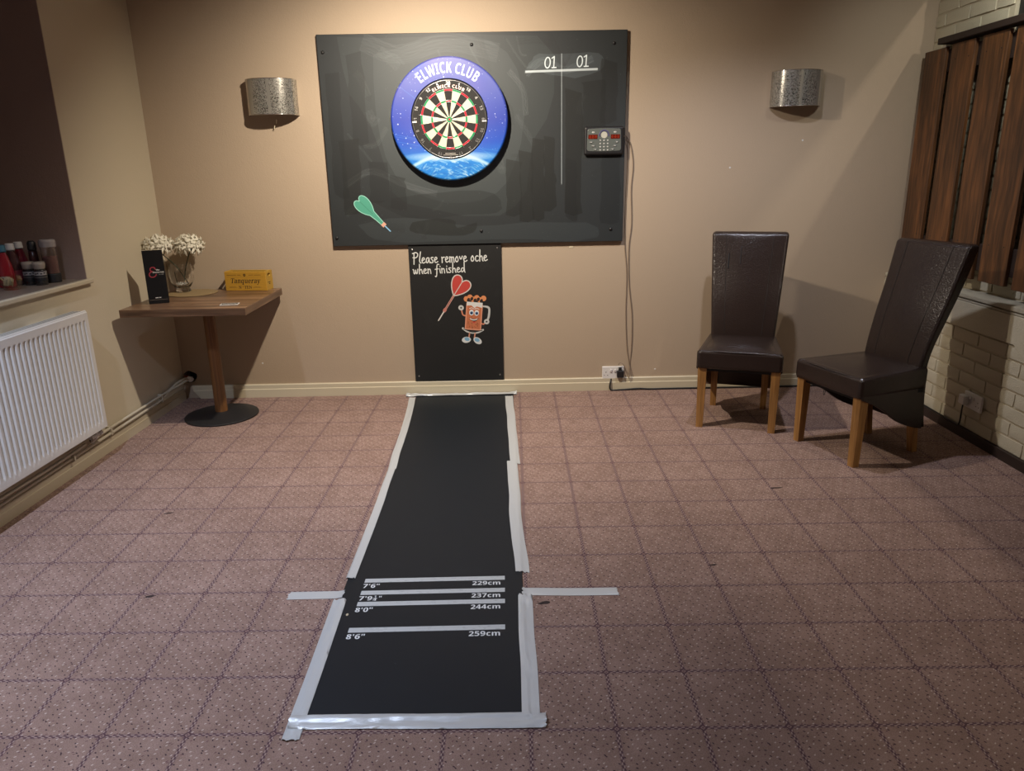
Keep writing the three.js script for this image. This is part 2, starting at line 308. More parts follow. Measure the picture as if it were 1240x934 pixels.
// ---------- chalkboard ----------
// stroke lettering for the chalk handwriting: glyphs in a unit box, x right, y down, baseline y = 1, x-height 0.5
const GL = {
  P: [0.62, [[0.16, 0.1, 0.1, 1.05], [0, 0.12, 0.3, 0.0, 0.58, 0.12, 0.5, 0.42, 0.22, 0.52, 0.02, 0.48]]], l: [0.3, [[0.24, 0.0, 0.1, 0.6, 0.1, 0.95, 0.26, 0.95]]],
  e: [0.46, [[0.04, 0.76, 0.3, 0.7, 0.34, 0.56, 0.2, 0.48, 0.06, 0.64, 0.08, 0.92, 0.24, 1.0, 0.42, 0.88]]], a: [0.48, [[0.36, 0.56, 0.2, 0.48, 0.04, 0.7, 0.08, 0.97, 0.24, 0.96, 0.36, 0.6], [0.36, 0.55, 0.36, 0.9, 0.46, 0.98]]],
  s: [0.4, [[0.32, 0.52, 0.16, 0.48, 0.08, 0.62, 0.28, 0.76, 0.3, 0.94, 0.12, 1.0, 0.02, 0.92]]], r: [0.38, [[0.04, 0.52, 0.1, 0.6, 0.08, 1.0], [0.08, 0.66, 0.2, 0.5, 0.34, 0.54]]],
  m: [0.62, [[0.06, 0.52, 0.08, 1.0], [0.08, 0.62, 0.2, 0.5, 0.28, 0.6, 0.28, 1.0], [0.28, 0.62, 0.42, 0.5, 0.5, 0.62, 0.52, 1.0]]], o: [0.46, [[0.22, 0.5, 0.04, 0.66, 0.08, 0.96, 0.28, 0.98, 0.38, 0.72, 0.22, 0.5]]],
  v: [0.42, [[0.04, 0.52, 0.16, 0.99, 0.34, 0.5]]], c: [0.42, [[0.36, 0.56, 0.2, 0.48, 0.04, 0.7, 0.1, 0.96, 0.26, 1.0, 0.38, 0.9]]], h: [0.5, [[0.14, 0.02, 0.1, 1.0], [0.1, 0.7, 0.26, 0.5, 0.38, 0.62, 0.38, 0.95, 0.46, 0.98]]],
  w: [0.6, [[0.02, 0.54, 0.1, 0.52, 0.1, 0.96, 0.24, 0.98, 0.3, 0.62], [0.3, 0.6, 0.34, 0.96, 0.48, 0.96, 0.54, 0.5]]], n: [0.48, [[0.06, 0.52, 0.08, 1.0], [0.08, 0.64, 0.22, 0.5, 0.34, 0.62, 0.36, 1.0]]],
  f: [0.42, [[0.44, 0.12, 0.3, 0.04, 0.2, 0.25, 0.18, 1.1, 0.08, 1.42, 0.0, 1.3], [0.02, 0.6, 0.36, 0.55]]], i: [0.24, [[0.1, 0.54, 0.1, 0.92, 0.18, 0.99], [0.12, 0.3, 0.13, 0.34]]], d: [0.5, [[0.36, 0.6, 0.2, 0.5, 0.04, 0.72, 0.1, 0.98, 0.3, 0.92, 0.38, 0.6], [0.4, -0.05, 0.37, 0.9, 0.46, 1.0]]], ' ': [0.34, []],
};
function chalkText(g, str, x, y, S, lwid, endX, slope = 0) {            // S = letter height in pixels; fitted to end at endX
  let w = 0; for (const ch of str) w += GL[ch][0] * S; const kx = (endX - x) / w; let cx = x;
  g.lineWidth = lwid; g.lineCap = g.lineJoin = 'round';
  for (const ch of str) {
    const [adv, st] = GL[ch];
    for (const a of st) {
      const P = []; for (let i = 0; i < a.length; i += 2) P.push([cx + a[i] * S * kx, y + (a[i + 1] - 1) * S + slope * (cx - x)]);
      g.beginPath(); g.moveTo(...P[0]);
      if (P.length === 2) g.lineTo(...P[1]);
      else { for (let i = 1; i < P.length - 1; i++) { const mx = i === P.length - 2 ? P[i + 1] : [(P[i][0] + P[i + 1][0]) / 2, (P[i][1] + P[i + 1][1]) / 2]; g.quadraticCurveTo(...P[i], ...mx); } }
      g.stroke();
    }
    cx += adv * S * kx;
  }
}
const BX0 = -0.766, BX1 = 1.062, BY0 = 0.99, BY1 = 2.214, BZ = 0.026;
function smear(g, pts, w, col, a, n = 26) {                              // a streaky wipe of chalk dust
  for (let k = 0; k < n; k++) {
    const o = (k / (n - 1) - 0.5) * w; g.globalAlpha = a * rr(0.35, 1); g.strokeStyle = col; g.lineWidth = w / n * rr(1, 3); g.lineCap = 'butt'; g.lineJoin = 'round';
    g.beginPath();
    pts.forEach((p, i) => { const q = pts[Math.min(i + 1, pts.length - 1)], b = pts[Math.max(i - 1, 0)], dx = q[0] - b[0], dy = q[1] - b[1], L = Math.hypot(dx, dy) || 1; const X = p[0] - dy / L * o + rr(-3, 3), Y = p[1] + dx / L * o + rr(-3, 3); i ? g.lineTo(X, Y) : g.moveTo(X, Y); });
    g.stroke();
  }
  g.globalAlpha = 1;
}
const curve = (pts, n = 24) => new THREE.CatmullRomCurve3(pts.map((p) => new THREE.Vector3(p[0], p[1], 0))).getPoints(n).map((p) => [p.x, p.y]);
const chalkTex = canvasTex(1680, 1125, (g, W, H) => {
  const X = (x) => (x - BX0) / (BX1 - BX0) * W, Y = (y) => (BY1 - y) / (BY1 - BY0) * H, PM = W / (BX1 - BX0);
  g.fillStyle = '#272a2b'; g.fillRect(0, 0, W, H);
  const P = (l) => curve(l.map(([x, y]) => [X(x), Y(y)]));
  // coats of thinned blackboard paint and chalk dust wiped on with a wide brush: pale fields with ragged edges, darker strokes over them
  const patch = (l, col, a, jag = 5) => { g.globalAlpha = a; g.fillStyle = col; g.beginPath(); P(l).forEach((p, i) => i ? g.lineTo(p[0] + rr(-jag, jag), p[1] + rr(-jag, jag)) : g.moveTo(...p)); g.closePath(); g.fill(); g.globalAlpha = 1; };
  patch([[-0.64, 2.2], [-0.2, 2.19], [0.3, 2.2], [0.6, 2.15], [0.62, 1.8], [0.5, 1.6], [0.45, 1.3], [0.3, 1.16], [-0.1, 1.2], [-0.35, 1.28], [-0.42, 1.5], [-0.5, 1.75], [-0.6, 1.9], [-0.64, 2.2]], '#5b5e5f', 0.2);
  patch([[-0.44, 2.1], [-0.1, 2.17], [0.3, 2.15], [0.44, 1.9], [0.4, 1.5], [0.25, 1.28], [-0.05, 1.25], [-0.33, 1.38], [-0.44, 1.7], [-0.44, 2.1]], '#707374', 0.16);
  patch([[-0.6, 1.12], [-0.3, 1.16], [0.1, 1.1], [0.6, 1.12], [0.9, 1.08], [0.9, 1.02], [0.2, 1.02], [-0.5, 1.03], [-0.6, 1.12]], '#565959', 0.22);
  patch([[0.47, 2.02], [0.52, 2.08], [0.7, 2.09], [0.9, 2.08], [0.93, 2.02], [0.8, 1.96], [0.6, 1.98], [0.47, 2.02]], '#666e71', 0.35);
  smear(g, P([[-0.5, 2.17], [-0.3, 2.1], [0.0, 2.16], [0.3, 2.1]]), 90, '#7c7e7c', 0.10, 26);
  smear(g, P([[0.46, 1.98], [0.56, 2.05], [0.7, 2.0], [0.86, 2.06]]), 36, '#8a9294', 0.16, 18);
  smear(g, P([[0.36, 2.0], [0.44, 1.9], [0.46, 1.75]]), 26, '#8a8c88', 0.14, 10); smear(g, P([[-0.66, 1.36], [-0.5, 1.44], [-0.3, 1.36], [-0.1, 1.3]]), 30, '#808280', 0.12, 12);
  for (let k = 0; k < 34; k++) { const x = rr(-0.7, 0.95), y = rr(1.05, 2.15), a = rr(0, 6), L = rr(0.06, 0.26); smear(g, P([[x, y], [x + L * 0.5 * Math.cos(a), y + L * 0.5 * Math.sin(a) + rr(-0.05, 0.05)], [x + L * Math.cos(a), y + L * Math.sin(a)]]), rr(8, 50), rnd() < 0.6 ? '#777976' : '#1a1b1b', 0.09, 10); }
  const brush = (x, y0, y1, w, a) => { const l = [], n = 7; for (let i = 0; i <= n; i++) l.push([x - w / 2 + rr(-0.008, 0.008), y0 + (y1 - y0) * i / n]); for (let i = n; i >= 0; i--) l.push([x + w / 2 + rr(-0.008, 0.008), y0 + (y1 - y0) * i / n + rr(-0.03, 0.03)]); patch(l, '#121413', a, 3); };
  brush(0.38, 1.50, 1.16, 0.09, 0.5); brush(0.46, 1.55, 1.12, 0.085, 0.55); brush(0.53, 1.62, 1.13, 0.08, 0.6); brush(0.60, 1.63, 1.18, 0.07, 0.6);
  brush(0.75, 1.90, 1.16, 0.10, 0.6); brush(0.735, 1.5, 1.14, 0.07, 0.4); brush(0.87, 1.93, 1.66, 0.14, 0.5); brush(0.96, 2.06, 1.7, 0.10, 0.45); brush(0.98, 1.5, 1.1, 0.12, 0.35);
  brush(-0.62, 1.62, 1.18, 0.11, 0.5); brush(-0.55, 2.1, 1.6, 0.10, 0.35); brush(-0.69, 2.0, 1.3, 0.08, 0.4); brush(-0.45, 1.5, 1.25, 0.12, 0.4); brush(-0.34, 1.42, 1.22, 0.10, 0.4);
  patch([[-0.26, 1.13], [-0.1, 1.15], [0.0, 1.14], [0.02, 1.09], [0.14, 1.12], [0.12, 1.06], [-0.12, 1.05], [-0.28, 1.08], [-0.26, 1.13]], '#121413', 0.5, 3);
  patch([[-0.5, 1.26], [-0.2, 1.3], [0.25, 1.3], [0.3, 1.2], [0.1, 1.17], [-0.3, 1.16], [-0.5, 1.26]], '#151716', 0.35, 4);
  for (let k = 0; k < 260; k++) { g.globalAlpha = rr(0.1, 0.6); g.fillStyle = '#a7a8a4'; g.fillRect(rr(0, W), rr(0, H), rr(1, 2.4), rr(1, 2.4)); }
  g.globalAlpha = 1;
  // score columns
  g.lineCap = 'butt';
  for (let k = 0; k < 9; k++) { g.strokeStyle = 'rgba(226,230,230,' + rr(0.3, 0.8) + ')'; g.lineWidth = 2.4; g.beginPath(); const o = (k - 4) * 1.3; g.moveTo(X(0.458) + rr(-2, 2), Y(1.993) + o); g.lineTo(X(0.889) + rr(-2, 2), Y(2.001) + o); g.stroke(); }
  for (let k = 0; k < 5; k++) { g.strokeStyle = 'rgba(220,224,224,' + rr(0.2, 0.6) + ')'; g.lineWidth = 1.7; g.beginPath(); g.moveTo(X(0.674) + (k - 2), Y(2.09)); g.lineTo(X(0.675) + (k - 2), Y(1.345) + rr(-6, 6)); g.stroke(); }
  g.strokeStyle = '#dfe3e3'; g.lineWidth = 6; g.lineCap = 'round';
  for (const [x, y] of [[0.575, 2.010], [0.766, 2.014]]) {
    g.beginPath(); g.ellipse(X(x + 0.016), Y(y + 0.031), 0.0155 * PM, 0.029 * PM, 0.1, 0, 7); g.stroke();
    g.beginPath(); g.moveTo(X(x + 0.042), Y(y + 0.055)); g.lineTo(X(x + 0.056), Y(y + 0.064)); g.lineTo(X(x + 0.052), Y(y + 0.003)); g.moveTo(X(x + 0.042), Y(y + 0.003)); g.lineTo(X(x + 0.066), Y(y + 0.004)); g.stroke();
  }
  // green chalk dart
  g.save(); g.translate(X(-0.590), Y(1.272)); g.rotate(0.80); const k = PM;
  g.fillStyle = '#4f9b82'; g.strokeStyle = '#9fd6c2'; g.lineWidth = 4; g.beginPath();
  g.moveTo(0.165 * k, 0.012 * k); g.lineTo(0.115 * k, 0.018 * k); g.bezierCurveTo(0.07 * k, 0.05 * k, 0.02 * k, 0.055 * k, -0.004 * k, 0.034 * k); g.bezierCurveTo(-0.016 * k, 0.016 * k, 0.0, 0.004 * k, 0.012 * k, 0);
  g.bezierCurveTo(0.0, -0.004 * k, -0.016 * k, -0.016 * k, -0.004 * k, -0.034 * k); g.bezierCurveTo(0.02 * k, -0.055 * k, 0.07 * k, -0.05 * k, 0.115 * k, -0.018 * k); g.lineTo(0.205 * k, -0.010 * k); g.lineTo(0.205 * k, 0.010 * k); g.closePath(); g.fill(); g.stroke();
  g.lineWidth = 2; g.strokeStyle = '#37755f'; g.beginPath(); g.moveTo(0.012 * k, 0); g.lineTo(0.12 * k, 0); g.stroke();
  g.fillStyle = '#e0a58c'; g.fillRect(0.203 * k, -0.014 * k, 0.022 * k, 0.028 * k); g.strokeStyle = '#86b7d8'; g.lineWidth = 7; g.beginPath(); g.moveTo(0.226 * k, 0); g.lineTo(0.27 * k, 0); g.stroke(); g.restore();
});
const flatUV = (g, x0, x1, y0, y1) => { const p = g.attributes.position, u = g.attributes.uv; for (let i = 0; i < p.count; i++) u.setXY(i, (p.getX(i) - x0) / (x1 - x0), (p.getY(i) - y0) / (y1 - y0)); return g; };
{
  const t = thing('chalkboard', 'large black chalkboard on the wall with score columns and a green dart drawn on it', 'chalkboard', [(BX0 + BX1) / 2, BY0, 0]);
  const hw = (BX1 - BX0) / 2, h = BY1 - BY0;
  mesh('panel', flatUV(rbox(hw * 2, h, BZ - 0.001, 0.003, 0, h / 2, (BZ + 0.001) / 2), -hw, hw, 0, h), std({ map: chalkTex, color: lin(0.88, 0.95, 1.0), roughness: 0.55, bumpMap: rep(fineBump, 3), bumpScale: 0.0002 }), t);
  const cx = (BX0 + BX1) / 2;
  for (const [x, y] of [[-0.733, 2.117], [0.144, 2.146], [0.983, 2.142], [-0.740, 1.042], [0.17, 1.07], [0.985, 1.066]])
    mesh('screw_cap', new THREE.SphereGeometry(0.010, 14, 8, 0, Math.PI * 2, 0, Math.PI / 2).rotateX(Math.PI / 2).scale(1, 1, 0.9).translate(x - cx, y - BY0, BZ), M.black, t);
}
const signTex = canvasTex(840, 1260, (g, W, H) => {
  const SX0 = -0.298, SX1 = 0.292, SY0 = 0.09, SY1 = 0.985, X = (x) => (x - SX0) / (SX1 - SX0) * W, Y = (y) => (SY1 - y) / (SY1 - SY0) * H, k = W / (SX1 - SX0);
  g.fillStyle = '#191a1a'; g.fillRect(0, 0, W, H);
  for (let i = 0; i < 40; i++) { const x = rr(0, W), y = rr(0, H), a = rr(0, 6), L = rr(30, 200); smear(g, [[x, y], [x + L * Math.cos(a), y + L * Math.sin(a)]], rr(8, 60), rnd() < 0.5 ? '#3a3c3c' : '#1c1d1d', 0.1, 8); }
  for (let i = 0; i < 90; i++) { g.globalAlpha = rr(0.05, 0.4); g.fillStyle = '#9a9c9a'; g.fillRect(X(rr(0.07, 0.2)), Y(rr(0.12, 0.3)), rr(1, 4), rr(1, 6)); }
  for (let i = 0; i < 8; i++) { g.globalAlpha = 0.25; g.strokeStyle = '#888'; g.lineWidth = 1.5; g.beginPath(); const x = X(-0.2 + i * 0.014), y = Y(0.49 + 0.01 * Math.sin(i)); g.moveTo(x, y); g.lineTo(x + 8, y + rr(14, 30)); g.stroke(); }
  g.globalAlpha = 1;
  g.strokeStyle = '#e6e9e6'; chalkText(g, 'Please remove oche', X(-0.272), Y(0.868), 0.072 * k, 0.0066 * k, X(0.205), -0.02);
  chalkText(g, 'when finished', X(-0.276), Y(0.802), 0.062 * k, 0.0064 * k, X(0.06), -0.02);
  // red chalk dart
  g.save(); g.translate(X(0.043), Y(0.755)); g.rotate(2.16); g.lineWidth = 0.007 * k; g.strokeStyle = '#d8d2cd';
  g.fillStyle = '#c8463e'; g.beginPath(); g.moveTo(0.115 * k, 0); g.bezierCurveTo(0.07 * k, 0.06 * k, 0.0, 0.085 * k, -0.015 * k, 0.04 * k); g.bezierCurveTo(-0.02 * k, 0.015 * k, 0.0, 0.005 * k, 0.012 * k, 0); g.bezierCurveTo(0.0, -0.005 * k, -0.02 * k, -0.015 * k, -0.015 * k, -0.04 * k); g.bezierCurveTo(0.0, -0.085 * k, 0.07 * k, -0.06 * k, 0.115 * k, 0); g.fill(); g.stroke();
  g.lineWidth = 0.005 * k; g.beginPath(); g.moveTo(0.012 * k, 0); g.lineTo(0.115 * k, 0); g.stroke();
  g.strokeStyle = '#d9a79a'; g.lineWidth = 0.013 * k; g.beginPath(); g.moveTo(0.118 * k, 0); g.lineTo(0.215 * k, 0); g.stroke(); g.strokeStyle = '#8c3f38'; g.lineWidth = 0.004 * k; g.beginPath(); g.moveTo(0.118 * k, 0); g.lineTo(0.215 * k, 0); g.stroke();
  g.fillStyle = '#c98073'; g.beginPath(); g.ellipse(0.225 * k, 0, 0.018 * k, 0.011 * k, 0, 0, 7); g.fill();
  g.strokeStyle = '#e3ddd8'; g.lineWidth = 0.008 * k; g.beginPath(); g.moveTo(0.24 * k, 0); g.lineTo(0.305 * k, 0); g.stroke(); g.restore();
  // chalk beer mug with a face, hands and shoes
  g.save(); g.translate(X(0.105), Y(0.525)); g.rotate(0.10); g.lineCap = g.lineJoin = 'round';
  const L = (pts, w, c) => { g.strokeStyle = c; g.lineWidth = w * k; g.beginPath(); curve(pts, 20).forEach((p, i) => i ? g.lineTo(p[0] * k, p[1] * k) : g.moveTo(p[0] * k, p[1] * k)); g.stroke(); };
  L([[0.045, -0.065], [0.092, -0.06], [0.098, -0.01], [0.092, 0.02]], 0.014, '#c9ccca'); L([[0.05, -0.06], [0.085, -0.052], [0.088, -0.01]], 0.004, '#262727');
  L([[-0.045, 0.005], [-0.07, 0.0], [-0.082, -0.03]], 0.009, '#d98b6c'); L([[0.045, 0.04], [0.065, 0.05], [0.08, 0.035]], 0.009, '#d98b6c');
  g.fillStyle = '#d0d2cf'; for (const [x, y] of [[-0.086, -0.045], [0.086, 0.032]]) { g.beginPath(); g.ellipse(x * k, y * k, 0.018 * k, 0.017 * k, 0, 0, 7); g.fill(); g.fillStyle = '#3a3b3b'; g.beginPath(); g.arc(x * k, y * k, 0.006 * k, 0, 7); g.fill(); g.fillStyle = '#d0d2cf'; }
  g.fillStyle = '#c9764f'; g.strokeStyle = '#e9a283'; g.lineWidth = 0.007 * k; g.beginPath(); g.rect(-0.05 * k, -0.075 * k, 0.1 * k, 0.165 * k); g.fill(); g.stroke();
  g.fillStyle = '#6f3f2c'; for (let i = 0; i < 60; i++) g.fillRect(rr(-0.042, 0.038) * k, rr(-0.02, 0.08) * k, 3, rr(3, 14));
  for (let i = 0; i < 6; i++) { g.fillStyle = '#e2925f'; g.beginPath(); g.arc((-0.055 + i * 0.022) * k, (-0.105 - (i % 2) * 0.012) * k, 0.018 * k, 0, 7); g.fill(); }
  for (let i = 0; i < 5; i++) { g.fillStyle = '#2a201c'; g.beginPath(); g.ellipse((-0.042 + i * 0.021) * k, (-0.1 - (i % 2) * 0.008) * k, 0.009 * k, 0.013 * k, 0.4, 0, 7); g.fill(); }
  g.fillStyle = '#e4e5e2'; g.beginPath(); g.moveTo(-0.052 * k, -0.088 * k); g.lineTo(0.052 * k, -0.088 * k); g.lineTo(0.05 * k, -0.055 * k); g.lineTo(0.015 * k, -0.062 * k); g.lineTo(0.0, -0.05 * k); g.lineTo(-0.02 * k, -0.066 * k); g.lineTo(-0.05 * k, -0.062 * k); g.fill();
  for (const x of [-0.017, 0.017]) { g.fillStyle = '#e8eaea'; g.beginPath(); g.ellipse(x * k, -0.02 * k, 0.015 * k, 0.019 * k, 0, 0, 7); g.fill(); g.fillStyle = '#3e6aa0'; g.beginPath(); g.arc((x + 0.001) * k, -0.017 * k, 0.010 * k, 0, 7); g.fill(); g.fillStyle = '#101214'; g.beginPath(); g.arc((x + 0.001) * k, -0.016 * k, 0.005 * k, 0, 7); g.fill(); L([[x - 0.014, -0.044], [x, -0.05], [x + 0.014, -0.044]], 0.005, '#e6e2dc'); }
  g.fillStyle = '#1f1512'; g.beginPath(); g.moveTo(-0.032 * k, 0.012 * k); g.quadraticCurveTo(0, 0.03 * k, 0.032 * k, 0.012 * k); g.quadraticCurveTo(0.01 * k, 0.062 * k, -0.032 * k, 0.012 * k); g.fill();
  g.fillStyle = '#e9e7e4'; g.beginPath(); g.moveTo(-0.028 * k, 0.014 * k); g.quadraticCurveTo(0, 0.032 * k, 0.028 * k, 0.014 * k); g.lineTo(0.022 * k, 0.024 * k); g.quadraticCurveTo(0, 0.038 * k, -0.022 * k, 0.024 * k); g.fill(); g.fillStyle = '#c7463f'; g.beginPath(); g.ellipse(0.004 * k, 0.042 * k, 0.010 * k, 0.005 * k, 0, 0, 7); g.fill();
  L([[-0.066, 0.088], [-0.03, 0.108], [0.03, 0.108], [0.066, 0.088]], 0.013, '#cfd2cf'); L([[-0.06, 0.092], [0, 0.108], [0.06, 0.092]], 0.005, '#2b2c2c');
  for (const x of [-0.02, 0.016]) { L([[x, 0.115], [x - 0.003, 0.15]], 0.009, '#d9987e'); g.fillStyle = '#dfe3e4'; g.beginPath(); g.ellipse((x + (x < 0 ? -0.018 : 0.02)) * k, 0.162 * k, 0.03 * k, 0.02 * k, x < 0 ? -0.2 : 0.5, 0, 7); g.fill(); g.fillStyle = '#7fb4d6'; g.beginPath(); g.ellipse((x + (x < 0 ? -0.014 : 0.016)) * k, 0.157 * k, 0.017 * k, 0.012 * k, 0.2, 0, 7); g.fill(); }
  g.restore();
});
{
  const t = thing('sign_board', 'narrow black board under the dartboard lettered Please remove oche when finished', 'sign', [-0.003, 0.09, 0]);
  const w = 0.59, h = 0.898;
  mesh('panel', flatUV(rbox(w, h, 0.014, 0.002, 0, h / 2, 0.0085), -w / 2, w / 2, 0, h), std({ map: signTex, color: lin(0.8, 0.8, 0.8), roughness: 0.6, bumpMap: rep(fineBump, 3), bumpScale: 0.0002 }), t);
  for (const x of [-0.27, 0.27]) for (const y of [0.035, 0.87]) mesh('screw', new THREE.SphereGeometry(0.005, 10, 6).scale(1, 1, 0.5).translate(x, y, 0.0155), M.steel, t);
}
// ---------- dartboard and surround ----------
const font = await new FontLoader().loadAsync('fonts/droid/droid_sans_bold.typeface.json');
function arcText(g, str, cx, cy, R, size, squeeze, span, fam = 'bold', stroke) {     // letters on the top of a circle
  g.font = fam + ' ' + size + 'px sans-serif'; g.textAlign = 'center'; g.textBaseline = 'alphabetic';
  let tot = 0; const ws = [...str].map((c) => { const w = g.measureText(c).width; tot += w; return w; }); let a = -span / 2;
  [...str].forEach((c, i) => { const da = ws[i] / tot * span; g.save(); g.translate(cx, cy); g.rotate(a + da / 2); g.translate(0, -R); g.scale(squeeze * span * (R + 0.36 * size) / tot, 1); if (stroke) { g.lineWidth = stroke; g.lineJoin = 'round'; g.strokeText(c, 0, 0); } g.fillText(c, 0, 0); g.restore(); a += da; });
}
const surTex = canvasTex(1024, 1024, (g, W) => {
  const gr = g.createLinearGradient(0, 0, 0, W); [[0, '#6f6fb4'], [0.25, '#5560b4'], [0.5, '#2f47b4'], [0.68, '#1b57c8'], [0.80, '#1f86e0'], [0.9, '#1d8ade'], [1, '#0f63b4']].forEach(([a, c]) => gr.addColorStop(a, c));
  g.fillStyle = gr; g.fillRect(0, 0, W, W);
  for (let i = 0; i < 22; i++) { const x = rr(0, W), y = rr(0, W * 0.8), r = rr(60, 190), q = g.createRadialGradient(x, y, 0, x, y, r); q.addColorStop(0, rnd() < 0.5 ? 'rgba(126,104,190,0.28)' : 'rgba(40,80,200,0.25)'); q.addColorStop(1, 'rgba(60,60,160,0)'); g.fillStyle = q; g.fillRect(x - r, y - r, 2 * r, 2 * r); }
  for (let i = 0; i < 300; i++) { g.fillStyle = 'rgba(240,244,255,' + rr(0.5, 1) + ')'; const r = rnd() < 0.12 ? rr(4, 6.5) : rr(1.2, 3.2); g.beginPath(); g.arc(rr(0, W), rr(0, W * 0.78), r, 0, 7); g.fill(); }
  g.strokeStyle = 'rgba(120,200,255,0.35)'; g.lineWidth = 3; for (const [a, b] of [[0.2, 0.9], [0.74, 0.86], [0.7, 0.77], [0.68, 0.8]].map((q) => q)) { g.beginPath(); g.moveTo(0.02 * W, a * W * 0.9); g.lineTo(0.98 * W, b * W); g.stroke(); }
  // printed planet horizon
  g.save(); g.beginPath(); g.arc(W / 2, W * 1.42, W * 0.63, 0, 7); g.fillStyle = '#1f8fe2'; g.fill(); g.clip();
  for (let i = 0; i < 620; i++) { const a = rr(-2.3, -0.85), r = W * rr(0.4, 0.63), x = W / 2 + r * Math.cos(a), y = W * 1.42 + r * Math.sin(a); g.fillStyle = rnd() < 0.55 ? 'rgba(230,246,255,' + rr(0.1, 0.5) + ')' : 'rgba(16,110,200,' + rr(0.1, 0.4) + ')'; g.beginPath(); g.ellipse(x, y, rr(6, 40), rr(2, 9), a + Math.PI / 2 + rr(-0.5, 0.5), 0, 7); g.fill(); }
  g.restore();
  for (let i = 0; i < 16; i++) { g.strokeStyle = 'rgba(205,240,255,' + 0.10 * (16 - i) / 4 + ')'; g.lineWidth = 2 + i * 3; g.beginPath(); g.arc(W / 2, W * 1.42, W * 0.635, 0, 7); g.stroke(); }
  for (let i = 0; i < 10; i++) { g.fillStyle = 'rgba(225,245,255,0.17)'; g.beginPath(); g.ellipse(W / 2, W * 0.80, W * (0.1 + 0.036 * i), W * 0.004 * (i + 2), 0, 0, 7); g.fill(); }
  g.fillStyle = '#f2f5fb'; g.strokeStyle = '#f2f5fb'; arcText(g, 'ELWICK CLUB', W / 2, W / 2, W * 0.366, 122, 0.93, 1.36, 'bold', 0);
});
const planarUV = (g, R) => { const p = g.attributes.position, u = g.attributes.uv; for (let i = 0; i < p.count; i++) u.setXY(i, p.getX(i) / R / 2 + 0.5, p.getY(i) / R / 2 + 0.5); return g; };
const DC = [0.0, 1.73], DZ = BZ;
{
  const t = thing('dartboard_surround', 'round blue starry dartboard surround with curved white lettering', 'surround', [DC[0], DC[1], DZ]);
  mesh('ring', planarUV(lathe([[0.2285, 0], [0.2285, 0.056], [0.2305, 0.058], [0.338, 0.058], [0.3445, 0.0555], [0.349, 0.05], [0.351, 0.043], [0.351, 0.01], [0.347, 0]], 96).rotateX(Math.PI / 2), 0.352), std({ map: surTex, color: lin(0.56, 0.61, 0.70), roughness: 0.5 }), t);
}
